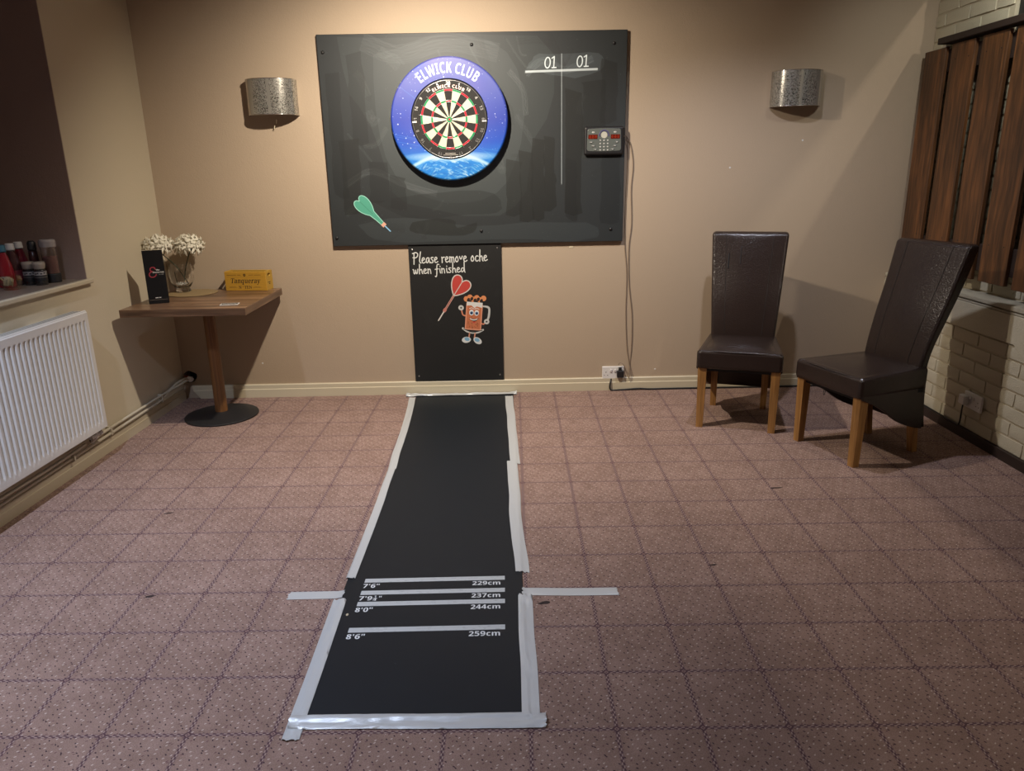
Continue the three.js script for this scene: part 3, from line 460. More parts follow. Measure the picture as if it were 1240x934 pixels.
{
  const t = thing('dartboard', 'bristle dartboard with red and green rings set in the blue surround', 'dartboard', [DC[0], DC[1], DZ]);
  const F = 0.056;
  const ringTex = canvasTex(768, 768, (g, W) => {
    g.fillStyle = '#1d1c1b'; g.fillRect(0, 0, W, W); for (let i = 0; i < 9000; i++) { g.fillStyle = 'rgba(110,105,98,' + rr(0.05, 0.25) + ')'; g.fillRect(rr(0, W), rr(0, W), 1.5, 1.5); }
    g.fillStyle = '#efe6dc'; g.strokeStyle = '#b0413a'; arcText(g, 'ELWICK CLUB', W / 2, W / 2, W * 0.395, 42, 0.9, 1.08, 'bold', 2); g.fillStyle = '#e8e2d8'; g.fillRect(W * 0.43, W * 0.925, W * 0.14, 4); g.fillRect(W * 0.40, W * 0.945, W * 0.2, 3);
  });
  mesh('body', planarUV(lathe([[0, 0], [0.2255, 0], [0.2255, F - 0.003], [0.2235, F], [0, F]], 96).rotateX(Math.PI / 2), 0.2255), std({ map: ringTex, roughness: 0.8 }), t);
  const sis = (r, g2, b) => std({ color: lin(r, g2, b), roughness: 0.85, bumpMap: rep(fineBump, 8), bumpScale: 0.0004 });
  const mats = [sis(0.014, 0.013, 0.012), sis(0.60, 0.56, 0.42), sis(0.5, 0.012, 0.03), sis(0.01, 0.24, 0.09)];
  function arcPrism(r0, r1, a0, a1, z0, z1, n) {
    const sh = new THREE.Shape(); for (let i = 0; i <= n; i++) { const a = a0 + (a1 - a0) * i / n; i ? sh.lineTo(r1 * Math.cos(a), r1 * Math.sin(a)) : sh.moveTo(r1 * Math.cos(a), r1 * Math.sin(a)); }
    for (let i = n; i >= 0; i--) { const a = a0 + (a1 - a0) * i / n; sh.lineTo(r0 * Math.cos(a), r0 * Math.sin(a)); } sh.closePath();
    return new THREE.ExtrudeGeometry(sh, { depth: z1 - z0, bevelEnabled: false }).translate(0, 0, z0);
  }
  const da = Math.PI / 10, gap = 0.0005, order = [20, 1, 18, 4, 13, 6, 10, 15, 2, 17, 3, 19, 7, 16, 8, 11, 14, 9, 12, 5];
  const shapes = [[0.016, 0.0975], [0.0975, 0.108], [0.108, 0.1595], [0.1595, 0.170]].map(([a, b]) => arcPrism(a + gap, b - gap, -da / 2, da / 2, F - 0.004, F + 0.0015, 5));
  for (let k = 0; k < 20; k++) {
    const a = Math.PI / 2 - k * da, dark = k % 2 === 0;
    shapes.forEach((g, i) => { const o = mesh('segment', g, mats[i % 2 ? (dark ? 2 : 3) : (dark ? 0 : 1)], t); o.rotation.z = a; });
    const nt = new TextGeometry(String(order[k]), { font, size: 0.018, depth: 0.0012, curveSegments: 3 }); nt.computeBoundingBox(); const bb = nt.boundingBox; nt.translate(-(bb.min.x + bb.max.x) / 2, -(bb.min.y + bb.max.y) / 2, 0);
    const o = mesh('number', nt, M.steel, t); const up = a; o.position.set(0.203 * Math.cos(a), 0.203 * Math.sin(a), F + 0.002); o.rotation.z = up - Math.PI / 2;
  }
  mesh('outer_bull', new THREE.CylinderGeometry(0.0158, 0.0158, 0.0055, 32).rotateX(Math.PI / 2).translate(0, 0, F - 0.001), mats[3], t);
  mesh('bullseye', new THREE.CylinderGeometry(0.0064, 0.0064, 0.0062, 24).rotateX(Math.PI / 2).translate(0, 0, F - 0.001), mats[2], t);
  const wires = [0.016, 0.0975, 0.108, 0.1595, 0.170].map((r) => new THREE.TorusGeometry(r, 0.0007, 4, 72).translate(0, 0, F + 0.0018));
  for (let k = 0; k < 20; k++) { const a = (k + 0.5) * da; wires.push(rod([0.016 * Math.cos(a), 0.016 * Math.sin(a), F + 0.0018], [0.182 * Math.cos(a), 0.182 * Math.sin(a), F + 0.0018], 0.0006, 4)); }
  mesh('wire_spider', wires, M.steel, t);
  mesh('number_ring', [new THREE.TorusGeometry(0.2185, 0.0016, 6, 96).translate(0, 0, F + 0.002)], M.steel, t);
  for (const s of [-1, 1]) mesh('ring_clip', rbox(0.026, 0.008, 0.004, 0.001, s * 0.208, -0.012, F + 0.003), M.whitePlastic, t);
}
// ---------- electronic scorer ----------
{
  const w = 0.243, h = 0.166, t = thing('dart_scorer', 'black and grey electronic dart scorer with red displays on the chalkboard', 'scorer', [0.93, 1.512, BZ]);
  mesh('housing', rbox(w, h, 0.03, 0.014, 0, h / 2, 0.015, 4), M.black, t);
  const fw = 0.205, fh = 0.122, face = new THREE.Shape(); const x0 = -fw / 2, y0 = h / 2 - fh / 2 + 0.006, r = 0.012;
  face.moveTo(x0 + r, y0 - 0.002); face.quadraticCurveTo(0, y0 - 0.008, x0 + fw - r, y0 - 0.002); face.quadraticCurveTo(x0 + fw, y0, x0 + fw, y0 + r); face.lineTo(x0 + fw - 0.003, y0 + fh - r); face.quadraticCurveTo(x0 + fw - 0.004, y0 + fh, x0 + fw - r, y0 + fh); face.quadraticCurveTo(0, y0 + fh + 0.006, x0 + r, y0 + fh); face.quadraticCurveTo(x0 + 0.004, y0 + fh, x0 + 0.003, y0 + fh - r); face.lineTo(x0, y0 + r); face.quadraticCurveTo(x0, y0, x0 + r, y0 - 0.002);
  const fp = mesh('face_plate', new THREE.ExtrudeGeometry(face, { depth: 0.002, bevelEnabled: true, bevelSize: 0.0015, bevelThickness: 0.0015, bevelSegments: 2 }).translate(0, 0, 0.029), std({ color: lin(0.13, 0.145, 0.135), roughness: 0.3, metalness: 0.2 }), t);
  const fz = 0.0335, cy = y0 + fh / 2;
  const digit = (cx, cy2) => { const s = 0.0065, l = 0.0018, gs = []; for (const y of [-1, 0, 1]) gs.push(box(cx - s * 0.5, cx + s * 0.5, cy2 + y * s - l / 2, cy2 + y * s + l / 2, 0, 0.0006)); for (const y of [-0.5, 0.5]) for (const x of [-1, 1]) gs.push(box(cx + x * s * 0.62 - l / 2, cx + x * s * 0.62 + l / 2, cy2 + y * s - s * 0.4, cy2 + y * s + s * 0.4, 0, 0.0006)); return gs; };
  for (const s of [-1, 1]) {
    const d = mesh('display', rbox(0.056, 0.025, 0.002, 0.0008, s * 0.068, cy + 0.0175, fz), std({ color: lin(0.11, 0.012, 0.006), roughness: 0.2 }), t);
    mesh('digits', [-0.0175, 0, 0.0175].flatMap((o) => digit(s * 0.068 + o, cy + 0.0175)).map((g) => g.translate(0, 0, fz + 0.001)), std({ color: lin(0.3, 0.03, 0.012), emissive: lin(0.4, 0.03, 0.01), emissiveIntensity: 0.12, roughness: 0.3 }), d);
    for (let k = 0; k < 3; k++) { const x = s * (0.078 - k * 0.0125), y = cy - 0.014 - k * 0.021; const b = mesh('button', new THREE.SphereGeometry(1, 16, 8).scale(0.0125, 0.0075, 0.0025).translate(x, y, fz - 0.0005), std({ color: lin(0.1, 0.11, 0.105), roughness: 0.4 }), t); mesh('button_legend', rbox(0.011, 0.004, 0.0008, 0.0003, x, y, fz + 0.0022), M.legend, b); }
    mesh('legend_dot', new THREE.SphereGeometry(1, 12, 6).scale(0.009, 0.005, 0.0015).translate(s * 0.066, cy + 0.043, fz - 0.0005), M.legend, t);
  }
  for (let i = 0; i < 3; i++) for (let j = 0; j < 4; j++) mesh('number_key', new THREE.SphereGeometry(1, 12, 6).scale(0.0055, 0.0045, 0.0022).translate((i - 1) * 0.0225, cy - 0.004 - j * 0.0185, fz - 0.0005), M.legend, t);
  mesh('logo_disc', new THREE.CylinderGeometry(0.019, 0.019, 0.0015, 28).rotateX(Math.PI / 2).translate(0, cy + 0.027, fz), std({ color: lin(0.45, 0.44, 0.38), roughness: 0.4 }), t);
  mesh('logo_arc', new THREE.TorusGeometry(0.028, 0.0035, 6, 30, Math.PI * 1.15).rotateZ(-0.24).scale(1, 1, 0.3).translate(0, cy + 0.026, fz - 0.0003), std({ color: lin(0.07, 0.06, 0.16), roughness: 0.4 }), t);
}
{ const o = mesh('power_cable', [tube([[0.118, 0.105, 0.012], [0.136, 0.110, 0.004], [0.150, 0.095, -0.014], [0.166, 0.07, -0.020], [0.18, 0.02, -0.021], [0.19, -0.06, -0.0205], [0.182, -0.2, -0.0205], [0.19, -0.42, -0.0205], [0.178, -0.56, -0.0205], [0.186, -0.8, -0.0205], [0.21, -1.0, -0.0205], [0.214, -1.2, -0.0205], [0.206, -1.36, -0.0205], [0.20, -1.42, 0.006]], 0.0026, 160, 6),
    tube([[0.136, 0.110, 0.004], [0.152, 0.05, -0.018], [0.156, -0.1, -0.0205], [0.150, -0.3, -0.0205], [0.152, -0.55, -0.0205], [0.168, -0.72, -0.0205], [0.17, -1.0, -0.0205], [0.184, -1.22, -0.0205], [0.200, -1.32, -0.02], [0.206, -1.40, 0.004], [0.196, -1.425, 0.008], [0.175, -1.37, 0.012], [0.155, -1.325, 0.014], [0.135, -1.318, 0.006], [0.125, -1.335, 0.004]], 0.0023, 160, 6)], M.greyCable); o.position.set(0.93, 1.512, BZ); tag(o, 'thin brown cable looping down the wall from the dart scorer to the socket', 'cable'); }
// ---------- sockets and plugs ----------
function socket(pos, turn, label) {
  const t = thing('wall_socket', label, 'socket', pos, turn);
  mesh('face_plate', rbox(0.146, 0.086, 0.014, 0.004, 0, 0.043, 0.007, 3), M.whitePlastic, t);
  for (const s of [-1, 1]) {
    const hx = s * 0.047 - 0.0;
    mesh('switch', rbox(0.012, 0.017, 0.006, 0.002, s * 0.014, 0.061, 0.0155), M.whitePlastic, t).rotation.x = 0.06;
    mesh('pin_hole', box(hx - 0.002, hx + 0.002, 0.044, 0.052, 0.0138, 0.0143), M.black, t);
    for (const e of [-1, 1]) mesh('pin_hole', box(hx + e * 0.011 - 0.0032, hx + e * 0.011 + 0.0032, 0.025, 0.029, 0.0138, 0.0143), M.black, t);
  }
  return t;
}
socket([1.023, 0.078, 0.0005], 0, 'white double socket on the wall above the skirting with a black plug in it');
{
  const t = thing('plug', 'black mains plug pushed into the wall socket beside the chairs', 'plug', [1.07, 0.085, 0.015]);
  mesh('body', rbox(0.046, 0.048, 0.024, 0.006, 0, 0.03, 0.0125, 3), M.black, t); mesh('neck', rbox(0.02, 0.03, 0.018, 0.005, -0.002, 0.062, 0.011, 2), M.black, t);
  const c = tag(mesh('floor_cable', [tube([[1.012, 0.080, 0.010], [1.005, 0.06, 0.03], [1.0, 0.025, 0.035], [1.008, 0.006, 0.033], [1.04, 0.005, 0.032], [1.1, 0.006, 0.027], [1.2, 0.011, 0.026], [1.26, 0.007, 0.027], [1.4, 0.007, 0.026], [1.7, 0.007, 0.026], [2.2, 0.007, 0.026], [2.72, 0.007, 0.027]], 0.0052, 200, 8)], M.black), 'black cable running along the foot of the back skirting', 'cable');
}
{
  socket([2.789, 0.172, 1.06], -Math.PI / 2, 'grey white double socket on the painted brick wall');
  const t = thing('plug', 'white mains plug in the socket on the painted brick wall', 'plug', [2.774, 0.175, 1.01], -Math.PI / 2);
  mesh('body', rbox(0.05, 0.052, 0.028, 0.007, 0, 0.038, 0.0145, 3), M.whitePlastic, t);
  mesh('cable', tube([[0, 0.016, 0.012], [0.002, -0.02, 0.016], [0.001, -0.07, 0.015], [-0.012, -0.105, 0.010], [-0.05, -0.117, 0.0], [-0.16, -0.117, 0.0], [-0.4, -0.117, -0.003], [-0.9, -0.117, -0.004]], 0.004, 90, 8), M.black, t);
}
// ---------- mirrored wall lights ----------
const sconceTex = canvasTex(1024, 512, (g, W, H) => {
  g.fillStyle = '#b9b6ae'; g.fillRect(0, 0, W, H);
  for (let i = 0; i < 7200; i++) { const x = rr(0, W), y = rr(0, H), u = x / W; if (u < 0.3 && u > 0.05) continue; if (u > 0.50 && u < 0.54) continue; const dens = 0.45 + 0.55 * y / H; if (rnd() > dens) continue; g.fillStyle = rnd() < 0.62 ? 'rgba(36,31,27,0.9)' : rnd() < 0.75 ? 'rgba(226,224,216,0.9)' : 'rgba(110,140,130,0.8)'; g.beginPath(); g.ellipse(x, y, rr(2, 5), rr(2, 5), 0, 0, 7); g.fill(); }
});
function sconce(pos, label, flip) {
  const t = thing('wall_light', label, 'wall light', pos, 0, 'mirrored wall lights');
  const h = 0.198, a = 0.148, d = 0.125, N = 40, pos_ = [], uv = [], idx = [];
  const ring = (k, y, off) => { for (let i = 0; i <= N; i++) { const q = Math.PI * i / N; pos_.push(-(a - off) * Math.cos(q), y, (d - off) * Math.pow(Math.sin(q), 0.8) + 0.002); uv.push(flip ? 1 - i / N : i / N, y / h); } };
  ring(0, 0, 0); ring(1, h, 0); ring(2, h, 0.004); ring(3, 0, 0.004); ring(4, 0, 0);
  for (let r = 0; r < 4; r++) for (let i = 0; i < N; i++) { const A = r * (N + 1) + i, B = A + 1, Cc = A + N + 1, D = Cc + 1; idx.push(A, B, D, A, D, Cc); }
  let g = new THREE.BufferGeometry(); g.setAttribute('position', new THREE.Float32BufferAttribute(pos_, 3)); g.setAttribute('uv', new THREE.Float32BufferAttribute(uv, 2)); g.setIndex(idx); g = BGU.toCreasedNormals(g, 0.6);
  mesh('shade', g, std({ map: sconceTex, metalness: 0.7, roughness: 0.22, side: THREE.DoubleSide }), t);
  const rim = (y) => { const p = []; for (let i = 0; i <= 24; i++) { const q = Math.PI * i / 24; p.push([-a * Math.cos(q), y, d * Math.pow(Math.sin(q), 0.8) + 0.002]); } return tube(p, 0.0022, 60, 6); };
  mesh('rim', [rim(0), rim(h)], M.chrome, t);
  mesh('back_plate', rbox(0.11, 0.12, 0.012, 0.004, 0, 0.1, 0.006), M.white, t);
  mesh('lamp_holder', cyl(0.013, 0.016, 0.05, 0, 0.05, 0.045), M.white, t); mesh('bulb', new THREE.SphereGeometry(0.022, 16, 12).scale(1, 1.3, 1).translate(0, 0.12, 0.045), std({ color: lin(0.75, 0.74, 0.7), roughness: 0.3 }), t);
  if (!flip) mesh('pull_switch', [rod([0.008, -0.045, 0.02], [0.014, -0.025, 0.03], 0.003), rod([-0.006, -0.075, 0.02], [-0.002, -0.055, 0.02], 0.003)], M.gloss, t);
  return t;
}
sconce([-1.058, 1.774, 0], 'silver mirrored wall light left of the chalkboard', false);
sconce([2.088, 1.772, 0], 'silver mirrored wall light above the leather chairs', true);

// ---------- dart mat and tape ----------
const MZ0 = 0.085, MZ1 = 3.062, MX0 = -0.289, MX1 = 0.353, MT = 0.004;
const matTex = canvasTex(700, 2048, (g, W, H) => {
  const X = (x) => (x - MX0) / (MX1 - MX0) * W, Z = (z) => (z - MZ0) / (MZ1 - MZ0) * H, kx = W / (MX1 - MX0), kz = H / (MZ1 - MZ0);
  g.fillStyle = '#10171e'; g.fillRect(0, 0, W, H);
  for (let i = 0; i < 5200; i++) { g.fillStyle = 'rgba(' + (rnd() < 0.5 ? '40,46,51' : '14,15,16') + ',' + rr(0.05, 0.25) + ')'; g.fillRect(rr(0, W), rr(0, H), rr(1, 10), rr(1, 2)); }
  for (let i = 0; i < 60; i++) { const x = rr(0, W), y = rr(0, H); smear(g, [[x, y], [x + rr(-120, 120), y + rr(-30, 30)]], rr(5, 30), '#20262a', 0.12, 6); }
  for (let i = 0; i < 26; i++) { g.fillStyle = 'rgba(150,155,155,' + rr(0.2, 0.6) + ')'; g.fillRect(rr(0, W), rr(0, H), rr(1, 4), rr(1, 3)); }
  g.fillStyle = '#b9ab8e'; g.beginPath(); g.ellipse(X(-0.245), Z(2.565), 5, 5, 0, 0, 7); g.fill();
  const zo = 0.0509;
  for (const [d, a, b] of [[2.29, "7'6\"", '229cm'], [2.37, "7'9", '237cm'], [2.44, "8'0\"", '244cm'], [2.59, "8'6\"", '259cm']]) {
    const z = d + zo; g.fillStyle = '#b8bcbc'; g.fillRect(X(-0.2228), Z(z), 0.5117 * kx, 0.0265 * kz);
    g.fillStyle = '#b0b4b4'; g.fillRect(X(-0.2228), Z(z + 0.011), 0.5117 * kx, 2);
    for (let i = 0; i < 40; i++) { g.fillStyle = 'rgba(90,94,94,0.35)'; g.fillRect(X(rr(-0.22, 0.28)), Z(z + rr(0, 0.025)), rr(2, 18), 1); }
    g.fillStyle = '#d8dbdb'; g.font = 'bold 100px sans-serif'; g.textBaseline = 'alphabetic';
    const put = (s, x, al, hgt, wid, zb) => { const m = g.measureText(s).width; g.save(); g.translate(X(x), Z(zb)); g.scale(wid * kx / m, hgt * kz / 72); g.textAlign = al; g.fillText(s, 0, 0); g.restore(); };
    if (d === 2.37) { put(a, -0.224, 'left', 0.027, 0.048, z + 0.0605); put('1', -0.172, 'left', 0.0135, 0.010, z + 0.045); put('4', -0.174, 'left', 0.0135, 0.014, z + 0.064); g.fillRect(X(-0.175), Z(z + 0.0475), 0.016 * kx, 2.5); put('"', -0.156, 'left', 0.027, 0.013, z + 0.0605); }
    else put(a, -0.224, 'left', 0.027, 0.062, z + 0.0605);
    put(b, 0.275, 'right', 0.0255, 0.105, z + 0.0585);
  }
});
{
  const g = new RoundedBoxGeometry(MX1 - MX0, MT, MZ1 - MZ0, 1, 0.0012).translate((MX0 + MX1) / 2, MT / 2, (MZ0 + MZ1) / 2).toNonIndexed();
  const p = g.attributes.position, u = g.attributes.uv; for (let i = 0; i < p.count; i++) u.setXY(i, (p.getX(i) - MX0) / (MX1 - MX0), 1 - (p.getZ(i) - MZ0) / (MZ1 - MZ0));
  const o = mesh('dart_mat', g.translate(0, 0.0006, 0), phy({ map: matTex, roughness: 0.5, specularIntensity: 0.55, bumpMap: rep(fineBump, 8, 30), bumpScale: 0.0003 }));
  tag(o, 'long black rubber dart mat with white distance lines on the carpet', 'mat');
}
const ss = (a, b, x) => { x = Math.max(0, Math.min(1, (x - a) / (b - a))); return x * x * (3 - 2 * x); };
const overMat = (x, z) => ss(MX0 - 0.012, MX0 + 0.001, x) * (1 - ss(MX1 - 0.001, MX1 + 0.012, x)) * (1 - ss(MZ1 - 0.001, MZ1 + 0.012, z)) * ss(MZ0 - 0.012, MZ0 + 0.001, z);
let layer = 0;
function tape(label, A, B, width, o = {}) {              // A,B: [x,z] centre of the ends
  const L = Math.hypot(B[0] - A[0], B[1] - A[1]), nu = Math.max(8, Math.round(L / 0.012)), nv = 10, dx = (B[0] - A[0]) / L, dz = (B[1] - A[1]) / L, th = 0.0007;
  const seed = 100 + (++layer), lift = 0.0013 + (o.lift ?? 0), top = [], bot = [];
  for (let i = 0; i <= nu; i++) for (let j = 0; j <= nv; j++) {
    let s = i / nu * L, v = (j / nv - 0.5) * (width + (o.widen ?? 0) * (i / nu - 0.5)); const ragged = (i === 0 || i === nu) ? (hash(j, i, seed) - 0.5) * 0.008 : 0; s += ragged;
    const bow = (o.bow ?? 0) * Math.sin(Math.PI * i / nu) + (vnoise(s * 5, 3, 999, 999, seed) - 0.5) * 0.006;
    const x = A[0] + dx * s - dz * (v + bow), z = A[1] + dz * s + dx * (v + bow);
    const wr = (o.wrinkle ?? 0.002) * (vnoise(s * 60, v * 40 + 50, 9999, 9999, seed + 1) * 0.4 + vnoise(s * 16 + v * 60 + 60, v * 130 + 60, 9999, 9999, seed + 2) * 0.6);
    const e = 1 - ss(0.8, 1, Math.abs(j / nv - 0.5) * 2);
    const endW = (o.crumple ?? 0) * (Math.exp(-s / 0.03) * (o.crumpleA ?? 1) + Math.exp(-(L - s) / 0.03) * (o.crumpleB ?? 1)) * vnoise(s * 90, v * 160 + 90, 9999, 9999, seed + 3);
    const y = lift + MT * overMat(x, z) * 1.05 + (wr + endW) * (0.3 + 0.7 * e) + (o.rise ? o.rise * ss(o.riseFrom, o.riseTo, z) : 0);
    top.push([x, y, z]); bot.push([x, y - th, z]);
  }
  const pos = [...top, ...bot].flat(), idx = [], n = top.length, w = nv + 1;
  for (let i = 0; i < nu; i++) for (let j = 0; j < nv; j++) { const a = i * w + j; idx.push(a, a + w, a + 1, a + 1, a + w, a + w + 1, n + a, n + a + 1, n + a + w, n + a + 1, n + a + w + 1, n + a + w); }
  for (let i = 0; i < nu; i++) for (const j of [0, nv]) { const a = i * w + j, f = j ? [a, a + w, n + a, n + a, a + w, n + a + w] : [a, n + a, a + w, a + w, n + a, n + a + w]; idx.push(...f); }
  for (let j = 0; j < nv; j++) for (const i of [0, nu]) { const a = i * w + j, f = i ? [a, n + a, a + 1, a + 1, n + a, n + a + 1] : [a, a + 1, n + a, n + a, a + 1, n + a + 1]; idx.push(...f); }
  let g = new THREE.BufferGeometry(); g.setAttribute('position', new THREE.Float32BufferAttribute(pos, 3)); g.setIndex(idx); g = BGU.toCreasedNormals(g, 1.0);
  const q = g.attributes.position, uv = new Float32Array(q.count * 2); for (let i = 0; i < q.count; i++) { uv[2 * i] = q.getX(i); uv[2 * i + 1] = q.getZ(i); } g.setAttribute('uv', new THREE.BufferAttribute(uv, 2));
  return tag(mesh('tape_strip', g, M.tape), label, 'tape');
}
tape('silver tape down the left mat edge from the wall', [-0.312, 0.10], [-0.278, 1.31], 0.042, { bow: -0.004 });
tape('silver tape on the left mat edge ending above the 7 foot 6 line', [-0.275, 1.30], [-0.277, 2.336], 0.036, { wrinkle: 0.003, bow: -0.003, lift: 0.0009 });
tape('silver tape down the right mat edge from the wall', [0.325, 0.12], [0.344, 1.27], 0.05, {});
tape('silver tape on the right mat edge ending above the 7 foot 6 line', [0.332, 1.24], [0.354, 2.315], 0.052, { lift: 0.0009, bow: 0.006 });
tape('silver tape strip on the carpet left of the oche line', [-0.479, 2.440], [-0.283, 2.438], 0.047, {});
tape('silver tape strip on the carpet right of the oche line', [0.352, 2.445], [0.688, 2.453], 0.047, {});
tape('silver tape down the left side of the mat below the oche line', [-0.289, 2.475], [-0.281, 3.131], 0.047, { wrinkle: 0.005, crumple: 0.004, bow: -0.002 });
tape('silver tape down the right side of the mat below the oche line', [0.361, 2.470], [0.356, 3.08], 0.05, { wrinkle: 0.004, crumple: 0.006 });
tape('crumpled silver tape across the near end of the mat', [-0.30, 3.066], [0.398, 3.078], 0.052, { lift: 0.0012, wrinkle: 0.006, crumple: 0.009, widen: 0.006 });
tape('puckered silver tape where the mat meets the skirting', [-0.356, 0.058], [0.375, 0.056], 0.055, { lift: 0.003, wrinkle: 0.010, crumple: 0.012 });
// ---------- leather dining chairs ----------
const lerpT = (T, y) => {                                     // Catmull-Rom through the profile points
  if (y <= T[0][0]) return T[0][1]; const n = T.length; if (y >= T[n - 1][0]) return T[n - 1][1];
  let i = 1; while (T[i][0] < y) i++;
  const sl = (k) => { const a = T[Math.max(0, k - 1)], b = T[Math.min(n - 1, k + 1)]; return (b[1] - a[1]) / (b[0] - a[0]); };
  const a = T[i - 1], b = T[i], h = b[0] - a[0], t = (y - a[0]) / h, t2 = t * t, t3 = t2 * t;
  return (2 * t3 - 3 * t2 + 1) * a[1] + (t3 - 2 * t2 + t) * h * sl(i - 1) + (-2 * t3 + 3 * t2) * b[1] + (t3 - t2) * h * sl(i);
};
const FRONT = [[0.30, -0.142], [0.46, -0.150], [0.63, -0.192], [0.85, -0.262], [1.055, -0.318]];
const REAR = [[0.13, -0.252], [0.25, -0.228], [0.36, -0.214], [0.46, -0.208], [0.56, -0.226], [0.68, -0.270], [0.80, -0.316], [0.93, -0.360], [1.055, -0.392]];
const HALFW = [[0.13, 0.172], [0.45, 0.182], [0.7, 0.198], [1.055, 0.219]];
function loftLoops(loops) {                                    // loops: arrays of [x,y,z] with equal counts
  const n = loops[0].length, pos = [], idx = [];
  loops.forEach((l) => l.forEach((p) => pos.push(...p)));
  for (let r = 0; r < loops.length - 1; r++) for (let i = 0; i < n; i++) { const a = r * n + i, b = r * n + (i + 1) % n, c = a + n, d = b + n; idx.push(a, c, b, b, c, d); }
  for (const [r, s] of [[0, 1], [loops.length - 1, 0]]) { const c = loops[r].reduce((q, p) => [q[0] + p[0] / n, q[1] + p[1] / n, q[2] + p[2] / n], [0, 0, 0]), ci = pos.length / 3; pos.push(...c); for (let i = 0; i < n; i++) { const a = r * n + i, b = r * n + (i + 1) % n; s ? idx.push(ci, a, b) : idx.push(ci, b, a); } }
  const g = new THREE.BufferGeometry(); g.setAttribute('position', new THREE.Float32BufferAttribute(pos, 3)); g.setIndex(idx); g.computeVertexNormals(); return g;
}
function rrLoop(hw, zf, zr, r, y, puff = 0) {                   // rounded rectangle section, counter-clockwise from above
  const P = []; const zc = [[hw - r, zf - r, 0], [-hw + r, zf - r, 1], [-hw + r, zr + r, 2], [hw - r, zr + r, 3]];
  zc.forEach(([x, z, q]) => { for (let i = 0; i <= 5; i++) { const a = Math.PI / 2 * (q + i / 5); P.push([x + r * Math.cos(a), y, z + r * Math.sin(a)]); } if (q === 0) for (let i = 1; i < 10; i++) { const t = i / 10; P.push([(hw - r) * (1 - 2 * t), y, zf + puff * Math.sin(Math.PI * t)]); } });
  return P;
}
const PUFF = (y) => 0.014 * Math.sin(Math.PI * Math.max(0, Math.min(1, (y - 0.44) / 0.62))) + 0.003;
function chair(name, label, pos, turn, o = {}) {
  const t = thing(name, label, 'chair', pos, turn, 'leather dining chairs');
  // backrest with rolled top
  const loops = []; const top = 1.056;
  for (let i = 0; i <= 26; i++) { const y = 0.40 + (1.035 - 0.40) * i / 26; loops.push(rrLoop(lerpT(HALFW, y), lerpT(FRONT, y), lerpT(REAR, y), 0.018, y, PUFF(y))); }
  for (let i = 1; i <= 6; i++) { const a = i / 6 * Math.PI / 2, s = 0.022 * (1 - Math.cos(a)), y = 1.035 + 0.022 * Math.sin(a); loops.push(rrLoop(lerpT(HALFW, y) - s, lerpT(FRONT, y) - s, lerpT(REAR, y) + s, 0.018 - 0.010 * (1 - Math.cos(a)), y, 0.003)); }
  mesh('backrest', boxUV(loftLoops(loops)), M.leather, t);
  // upholstered rear apron hanging to the feet
  const ap = []; for (let i = 0; i <= 12; i++) { const y = 0.136 + (0.42 - 0.136) * i / 12, hw = lerpT(HALFW, y); ap.push(rrLoop(hw, lerpT(REAR, y) + 0.030, lerpT(REAR, y), 0.008, y, 0)); }
  mesh('rear_apron', boxUV(loftLoops(ap)), M.leather, t);
  for (const s of [-1, 1]) {
    const sh = new THREE.Shape(); sh.moveTo(0.235, 0.40); sh.lineTo(0.235, 0.352); sh.quadraticCurveTo(0.10, 0.30, 0.02, 0.235); sh.quadraticCurveTo(-0.08, 0.165, -0.215, 0.137); sh.lineTo(-0.20, 0.40); sh.closePath();
    const g = new THREE.ExtrudeGeometry(sh, { depth: 0.014, bevelEnabled: true, bevelSize: 0.003, bevelThickness: 0.003, bevelSegments: 2, curveSegments: 10 }).rotateY(-Math.PI / 2);
    const p = g.attributes.position; for (let i = 0; i < p.count; i++) { const k = (p.getZ(i) + 0.22) / 0.455; p.setX(i, s > 0 ? p.getX(i) + 0.180 + 0.045 * k : -(p.getX(i) + 0.180 + 0.045 * k)); }
    if (s < 0) { const ix = g.index; const q = g.attributes.position; for (let i = 0; i < q.count; i += 3) { for (const a of ['position', 'normal', 'uv']) { const A = g.attributes[a], m = A.itemSize; for (let c = 0; c < m; c++) { const v = A.array[(i + 1) * m + c]; A.array[(i + 1) * m + c] = A.array[(i + 2) * m + c]; A.array[(i + 2) * m + c] = v; } } } }
    g.computeVertexNormals(); mesh('side_apron', boxUV(g), M.leather, t);
  }
  // seat cushion, narrower at the back, crowned
  let sg = new RoundedBoxGeometry(0.46, 0.112, 0.46, 5, 0.022); sg = sg.toNonIndexed(); const p = sg.attributes.position;
  for (let i = 0; i < p.count; i++) { const x = p.getX(i), y = p.getY(i), z = p.getZ(i), k = (z + 0.23) / 0.46; p.setXYZ(i, x * (0.84 + 0.16 * k), y + 0.407 + (y > 0 ? 0.016 * (1 - (x / 0.23) ** 2) * Math.sin(Math.PI * Math.min(1, k * 0.85 + 0.15)) - 0.006 * k * k : 0), z + 0.025); }
  // subdivide for the crown
  { const g2 = new THREE.PlaneGeometry(0.40, 0.40, 16, 16).rotateX(-Math.PI / 2), q = g2.attributes.position; for (let i = 0; i < q.count; i++) { const x = q.getX(i), z = q.getZ(i), k = (z + 0.2) / 0.4, e = (1 - (x / 0.2) ** 4) * (1 - ((z) / 0.2) ** 4); q.setXYZ(i, x * (0.86 + 0.14 * k) * 1.03, 0.455 + 0.020 * e * (0.75 + 0.25 * Math.cos(x * 9)), z + 0.03); } g2.computeVertexNormals(); sg.computeVertexNormals(); sg = merge([BGU.toCreasedNormals(sg, 1.2), g2]); }
  const seat = mesh('seat', boxUV(sg), M.leather, t);
